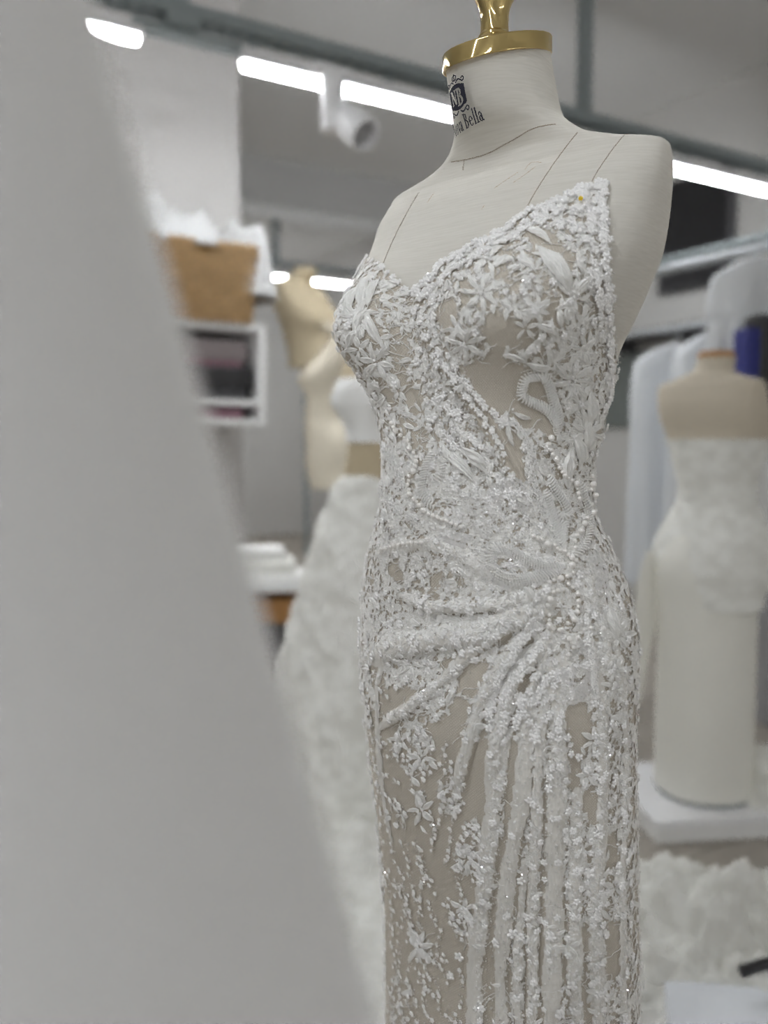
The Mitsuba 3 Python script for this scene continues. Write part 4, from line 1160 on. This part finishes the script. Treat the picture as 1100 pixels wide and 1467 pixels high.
def heap(name, label, cat, cx, cy, z0, rx, ry, h, seed, bsdf, rot=RA, droop=None, n=110, freq=9.0, rag=.35, base=.05):
    x, y = np.meshgrid(np.linspace(-1, 1, n), np.linspace(-1, 1, n), indexing='ij')
    # square to disc
    u, v = x * np.sqrt(1 - y * y / 2), y * np.sqrt(1 - x * x / 2)
    r = np.hypot(u, v)
    P3 = np.stack([u * rx * freq, v * ry * freq, 0 * u + seed], -1)
    edge = 1 + rag * (meshkit.fbm(np.stack([u * 3, v * 3, 0 * u + seed + 5], -1), 2) - .5)
    fold = np.abs(meshkit.fbm(P3, 4, seed) - .5) * 2
    fold2 = meshkit.fbm(P3 * .45 + 3, 2, seed + 3)
    z = np.clip(1 - r ** 2.2, 0, 1) ** .7 * h * (base + .85 * fold2 + 1.1 * fold)
    if droop:
        z = z - droop * np.clip(r - .72, 0, 1) ** 1.2 * 3
    X, Y = u * rx * edge, v * ry * edge
    c, s_ = math.cos(rot), math.sin(rot)
    top = np.stack([cx + X * c - Y * s_, cy + X * s_ + Y * c, z0 + z + .004], -1).reshape(-1, 3)
    bot = top.copy()
    bot[:, 2] = bot[:, 2] - .004 if droop else z0
    f = grid_faces(n, n)
    m = n * n
    rim = np.concatenate([np.arange(n), np.arange(n - 1, m, n)[1:], np.arange(m - 1, m - n - 1, -1)[1:], np.arange(m - n, -1, -n)[1:]])
    side = np.vstack([np.c_[rim[:-1], rim[1:], rim[1:] + m], np.c_[rim[:-1], rim[1:] + m, rim[:-1] + m]])
    t = thing(name, label, cat)
    obj('cloth', (np.vstack([top, bot]), np.vstack([f, f[:, ::-1] + m, side])), bsdf, t, smooth=True)
    return t


bp = R(bu, bv)
heap('lace_fabric', 'crumpled white lace fabric heaped over the rim of the wicker basket', 'fabric', bp[0], bp[1], 2.06, .315, .205, .22, 4, 'm_heap', freq=8, rag=.5, base=.25)
hp_ = R(bu + .33, bv - .03)
heap('lace_fabric', 'end of white lace hanging over the right rim of the wicker basket', 'fabric', hp_[0], hp_[1], 2.07, .15, .19, .14, 8, 'm_heap', droop=.30, freq=14, base=.3)

# table with stacks under the cubby, box beneath
tb = thing('side_table', 'white topped side table behind the blurred skirt at left', 'table')
tc = W(395, 836, 3.55)
TZ = tc[2]
ta = RA * .3
obj('table_top', box(.62, .5, .03, [tc[0] - .10, 3.72, TZ - .03], ta, .006), 'm_board', tb)
for dx in (-.28, .28):
    for dy in (-.2, .2):
        p = np.array([dx * math.cos(ta) - dy * math.sin(ta) + tc[0] - .10, dx * math.sin(ta) + dy * math.cos(ta) + 3.72, 0])
        obj('leg', box(.035, .035, TZ - .03, p, ta), 'm_darkgrey', tb)
obj('lower_shelf', box(.56, .44, .02, [tc[0] - .10, 3.72, .12], ta), 'm_darkgrey', tb)


def stack_cloth(x, y, z0, z1, sx, sy, label, bsdf='m_white_cloth'):
    t = thing('folded_cloth', label, 'fabric')
    m = box(sx, sy, z1 - z0, (x, y, z0), .2, .02).subdivide().subdivide()
    m.vertices += (meshkit.noise(m.vertices * 25)[:, None] - .5) * [.012, .012, .004]
    obj('layer', m, bsdf, t, smooth=40)


stack_cloth(tc[0] - .02, 3.66, TZ, TZ + .035, .34, .28, 'white folded cloth lowest on the side table', 'm_white_cloth')
stack_cloth(tc[0] - .06, 3.68, TZ + .036, TZ + .09, .26, .24, 'ivory folded cloth in the middle on the side table', 'm_cloth_ivory')
stack_cloth(tc[0] - .10, 3.7, TZ + .091, TZ + .14, .24, .2, 'white folded cloth topmost on the side table', 'm_white_cloth')
bxk = thing('cardboard_box', 'orange brown box with a dark front under the side table', 'box')
obj('carton', box(.44, .34, .30, (tc[0] - .08, 3.72, .142), ta, .01), 'm_darkgrey', bxk)
obj('lid', box(.46, .36, .10, (tc[0] - .08, 3.72, .442), ta, .01), 'm_orange', bxk, label='orange brown lid')


# ------------------------------------------------------------------ other dress forms: the same body, turned and placed
def form_body(pos, yaw, z0, z1, bsdf, parent, name='torso', scale=1.0, zoff=0.0, off=0.0, nz=90, nt=96, bump=0.0, rough=1.0, seed=0):
    zz, tt = np.meshgrid(np.linspace(z0, z1, nz), np.linspace(-np.pi, np.pi, nt, endpoint=False), indexing='ij')
    a, b = section(zz, tt)
    k = scale * (1 + (off(zz) if callable(off) else off) / .15)
    a, b = a * k, b * k
    la, fw = np.array([math.cos(yaw), -math.sin(yaw), 0]), np.array([-math.sin(yaw), -math.cos(yaw), 0])
    P = np.array([pos[0], pos[1], 0]) + a[..., None] * la + b[..., None] * fw + np.stack([0 * zz, 0 * zz, zz * scale + zoff], -1)
    if bump:
        d = P - np.array([pos[0], pos[1], 0])
        d[..., 2] = 0
        d /= np.linalg.norm(d, axis=-1, keepdims=True)
        P = P + d * (meshkit.fbm(P * 40, 3, seed)[..., None] - .3) * bump
    v = P.reshape(-1, 3)
    c = len(v)
    v = np.vstack([v, P[0].mean(0), P[-1].mean(0)])
    f = grid_faces(nz, nt, True)
    j = np.arange(nt)
    f = np.vstack([f, np.c_[np.full(nt, c), (j + 1) % nt, j], np.c_[np.full(nt, c + 1), (nz - 1) * nt + j, (nz - 1) * nt + (j + 1) % nt]])
    return obj(name, (v, f), bsdf, parent, smooth=50)


def stand(parent, pos, ztop, bsdf='m_steel', r=.16):
    obj('pole', tube([(pos[0], pos[1], .02), (pos[0], pos[1], ztop)], .014), bsdf, parent, smooth=40)
    obj('base', moved(lathe([(0, 0), (r, 0), (r, .014), (.03, .03), (0, .03)], 40), (pos[0], pos[1], 0)), bsdf, parent, smooth=30)


def knob(parent, pos, z, r, bsdf):
    obj('neck_plate', moved(lathe([(0, 0), (r, 0), (r, .012), (r * .9, .018), (0, .02)], 40), (pos[0], pos[1], z)), bsdf, parent, smooth=30)


tp = W(437, 470, 4.9)
tf = thing('dress_form', 'bare tan dress form standing high behind the cream one at left', 'dress form')
form_body(tp, math.radians(-60), 1.12, 1.575, 'm_tan', tf, zoff=.29, scale=1.22)
stand(tf, tp, 1.70)
knob(tf, tp, 2.205, .06, 'm_tan')
cp = W(478, 620, 4.05)
cf = thing('dress_form', 'bare cream dress form standing behind the white lace gown at left', 'dress form')
form_body(cp, math.radians(75), .80, 1.575, 'm_cream', cf, zoff=.20, scale=1.0)
stand(cf, cp, 1.03)
knob(cf, cp, 1.77, .05, 'm_cream')

# white lace gown on its form, left
gp = W(552, 660, 2.9)
gf = thing('dress_form', 'tan dress form wearing the white lace ball gown behind the beaded dress', 'dress form')
form_body(gp, math.radians(35), .9, 1.575, 'm_tan', gf, zoff=.03)
stand(gf, gp, 1.0)
knob(gf, gp, 1.60, .05, 'm_brass')
gw = thing('lace_gown', 'white lace ball gown with plain bodice behind the beaded dress at left', 'gown')
form_body(gp, math.radians(35), 1.185, 1.405, 'm_white_cloth', gw, 'bodice', zoff=.03, off=.008)
zs = [1.135, 1.08, .95, .75, .5, .25, .012]
obj('skirt', drape(zs, [.125, .17, .225, .29, .36, .43, .50], [.11, .15, .21, .29, .36, .42, .48], (gp[0], gp[1], 0), 0, .05, 9, 5, 120, 220, lump=.05, lf=16), 'm_cloth_ivory', gw, smooth=True)
heap('gown_train', 'white lace train spread on the floor in front of the ball gown at left', 'gown train', -.04, 2.02, 0, .36, .62, .10, 9, 'm_cloth_ivory', rot=.1, freq=9)

# ------------------------------------------------------------------ right: gown on a platform
pf = thing('platform', 'low white platform under the ivory satin gown at right', 'platform')
pc = W(940, 1229, 2.45)
pa = .12
ex, ey = np.array([math.cos(pa), math.sin(pa), 0]), np.array([-math.sin(pa), math.cos(pa), 0])
pcen = pc + ex * .40 + ey * .23
pcen[2] = 0
obj('body', box(.80, .46, .05, pcen, pa, .004), 'm_board', pf)
obj('top_board', box(.81, .47, .022, pcen + [0, 0, .05], pa, .004), 'm_white_plastic', pf)
PZ = .072
mp = W(1020, 700, 2.69)
yw = math.radians(-128)
np_ = mp + np.array([.03, .02, 0])
mf = thing('dress_form', 'beige dress form wearing the ivory satin column gown on the platform', 'dress form')
form_body(mp, yw, 1.0, 1.59, 'm_form_beige', mf, zoff=-.105, scale=1.0)
obj('pole', tube([(mp[0], mp[1], PZ + .02), (mp[0], mp[1], .95)], .014), 'm_steel', mf, smooth=40)
obj('base', moved(lathe([(0, 0), (.15, 0), (.15, .014), (.03, .03), (0, .03)], 40), (mp[0], mp[1], PZ)), 'm_steel', mf, smooth=30)
knob(mf, mp, 1.483, .056, 'm_orange')
sg = thing('satin_gown', 'ivory satin column gown with beaded bodice on the platform at right', 'gown')
form_body(mp, yw, .80, 1.33, 'm_cloth_ivory', sg, 'bodice', zoff=-.105, off=lambda z: .009 + .024 * np.exp(-((z - .94) / .10) ** 2), bump=.012, seed=4, nz=120, nt=140)
lx_ = lambda px, z_: (px - 550) / FPX * mp[1] - mp[0]
zs = [.93, .86, .78, .70, .5, .3, PZ + .012]
obj('skirt', drape(zs, [.08, .12, .150, .153, .152, .152, .150], [.08, .12, .145, .15, .15, .155, .16], (mp[0] - .005, mp[1], 0), 0, .02, 4, 8, 100, 160, cxs=[-.03, -.03, -.015, -.002, 0, 0, -.002]), 'm_satin', sg, smooth=True)
pn = [W(938, 868, 2.70), W(912, 890, 2.78), W(915, 1010, 2.80), W(938, 940, 2.74)]
obj('side_panel', drape([.86, .7, .5, .36], [.012, .045, .02, .008], [.010, .014, .012, .006], (mp[0] - .185, mp[1] + .03, 0), .2, .1, 3, 2, 40, 40, cxs=[0, -.005, -.02, -.03]), 'm_satin', sg, smooth=True)
heap('gown_ruffle', 'ivory ruffled train bunched on the platform right of the satin gown', 'gown train', mp[0] + .23, mp[1] - .02, PZ, .17, .2, .14, 12, 'm_cloth_ivory', rot=.2, freq=14)
heap('gown_train', 'ivory lace train bunched on the floor in front of the white platform', 'gown train', .78, 1.90, 0, .44, .36, .14, 21, 'm_cloth_ivory', rot=.05, freq=10, n=150, base=.3)
# white sheet and dark thing at the lower right
sh = thing('plastic_sheet', 'smooth pale white plastic sheet on the floor at the lower right corner', 'sheet')
x, y = np.meshgrid(np.linspace(-1, 1, 40), np.linspace(-1, 1, 40), indexing='ij')
zz_ = .10 + .015 * np.sin(x * 3 + 1) * np.cos(y * 2)
sc_ = W(1095, 1440, 1.5)
Ps = np.stack([sc_[0] + .17 * x + .03 * y, sc_[1] + .14 * y, zz_], -1).reshape(-1, 3)
fs = grid_faces(40, 40)
Pb = Ps.copy()
Pb[:, 2] = .002
rim = np.concatenate([np.arange(40), np.arange(39, 1600, 40)[1:], np.arange(1599, 1559, -1)[1:], np.arange(1560, -1, -40)[1:]])
side = np.vstack([np.c_[rim[:-1], rim[1:], rim[1:] + 1600], np.c_[rim[:-1], rim[1:] + 1600, rim[:-1] + 1600]])
obj('film', (np.vstack([Ps, Pb]), np.vstack([fs, fs[:, ::-1] + 1600, side])), 'm_sheet', sh, smooth=30)
dk = thing('black_strap', 'black strap lying on the train behind the pale sheet', 'strap')
a_, b_ = W(1062, 1392, 1.60), W(1120, 1378, 1.62)
obj('strap', tube([a_, (a_ + b_) / 2 + [0, 0, .004], b_], .012, 8), 'm_black', dk, smooth=True)

# ------------------------------------------------------------------ right: garment rail with hanging gowns
rk = thing('garment_rail', 'steel double garment rail at the right holding white hanging gowns', 'garment rail')
obj('upper_rail', tube([R(3.03, .9, 2.0), R(3.03, 3.6, 2.0)], .022, 12), 'm_steel_light', rk, smooth=40)
obj('upper_rail', rbox(3.01, 3.25, .9, 3.6, 2.03, 2.05), 'm_steel', rk)
obj('lower_rail', tube([R(3.06, .94, 1.735), R(3.06, 3.6, 1.735)], .014, 12), 'm_steel_light', rk, smooth=40)
for v_ in (.9, 3.64):
    obj('post', rbox(3.01, 3.05, v_ - .02, v_ + .02, 0, 2.03), 'm_steel', rk)
for v_ in (.94, 3.6):
    obj('post', rbox(3.04, 3.08, v_ - .02, v_ + .02, 0, 1.75), 'm_steel', rk)


def bag(px, Y, ztop, zbot, hw, label, seed, name='hanging_gown', bsdf='m_bag', rail=1.735, cat='gown', group=None, rip=.12):
    c = W(px, 600, Y)
    t = thing(name, label, cat, group)
    H_ = ztop - zbot
    obj('garment', drape([ztop, ztop - .035, ztop - .10, ztop - .22, ztop - .5 * H_, zbot], [.025, hw * .55, hw * .95, hw, hw * .92, hw * .98], [.02, .05, .065, .07, .075, .085], (c[0], c[1], 0), RA * .55, rip, 6, seed, 90, 120), bsdf, t, smooth=True)
    z_ = rail
    hk = [c * [1, 1, 0] + [0, 0, ztop - .01], c * [1, 1, 0] + [0, 0, z_ + .0]]
    q = [c * [1, 1, 0] + [.022 * math.cos(a), 0, z_ + .0 + .022 * math.sin(a)] for a in np.linspace(-math.pi / 2, math.pi * .9, 9)]
    obj('hook', tube([hk[0]] + q, .004, 6), 'm_steel_light', t, smooth=True)
    return t


bag(964, 4.02, 1.69, .55, .225, 'long white gown in a clear cover hanging left of the beige dress form', 1)
bag(1010, 3.75, 1.70, .60, .17, 'white gown hanging half hidden behind the beige form shoulder', 2)
bag(1075, 3.30, 1.93, 1.42, .20, 'white garment on the upper rail at the right edge', 3, rail=2.0)
t = thing('paper_tag', 'small yellow tag pinned on the white hanging gown', 'tag')
c = W(976, 613, 3.78)
obj('tag', box(.03, .006, .03, c, .3), 'm_pin', t)
t = thing('printed_patch', 'small dark grey print on the cover of the hanging gown', 'print')
c = W(980, 562, 3.78)
obj('patch', box(.05, .005, .05, c, .3), 'm_grey', t)
t = thing('garment_bag', 'black garment bag with bright blue side behind the beige form neck', 'garment bag')
c = W(1104, 548, 3.15)
obj('black_side', box(.30, .10, .40, (c[0] + .045, c[1], 1.28), .3, .02), 'm_black', t)
obj('blue_side', box(.06, .085, .30, (c[0] - .115, c[1] - .05, 1.33), .3, .012), 'm_blue', t, label='bright blue side')
obj('strap', tube([(c[0], c[1], 1.68), (c[0], c[1], 2.0)], .006, 6), 'm_black', t)

# dark panel, boards and drawer unit on the right wall
dp = thing('dark_panel', 'large black panel mounted high on the right wall under the tube light', 'panel')
obj('screen', rbox(U1 - .05, U1 - .002, 3.86, 4.42, 2.35, 3.12, .004), 'm_black', dp)
obj('frame', cat_([rbox(U1 - .06, U1 - .002, 3.83, 3.86, 2.33, 3.14), rbox(U1 - .06, U1 - .002, 4.42, 4.45, 2.33, 3.14), rbox(U1 - .06, U1 - .002, 3.86, 4.42, 2.33, 2.35)]), 'm_darkgrey', dp)
wb = thing('wall_board', 'dark greenish grey board on the right wall beside the dress form', 'board')
obj('board', rbox(U1 - .04, U1 - .002, 4.55, 5.6, 1.36, 1.92, .004), 'm_greenboard', wb)
wb = thing('wall_shelf', 'dark shelf along the right wall above the hanging gowns', 'shelf')
obj('board', rbox(U1 - .35, U1 - .002, 3.2, 4.9, 2.0, 2.04), 'm_darkgrey', wb)
for v_ in (3.4, 4.0, 4.7):
    obj('bracket', rbox(U1 - .3, U1 - .002, v_, v_ + .03, 1.92, 2.0), 'm_darkgrey', wb)
du = thing('drawer_unit', 'grey drawer unit standing behind the satin gown at the right edge', 'drawer unit')
c = W(1132, 940, 3.55)
obj('carcass', box(.42, .4, .72, (c[0] + .08, c[1] + .2, .0), .1, .006), 'm_grey', du)
for i in range(3):
    k = obj('drawer', box(.38, .02, .20, (c[0] + .08, c[1] - .012, .05 + i * .22), .1, .005), 'm_grey', du)
    obj('handle', box(.10, .015, .012, (c[0] + .08, c[1] - .03, .16 + i * .22), .1), 'm_steel', k)
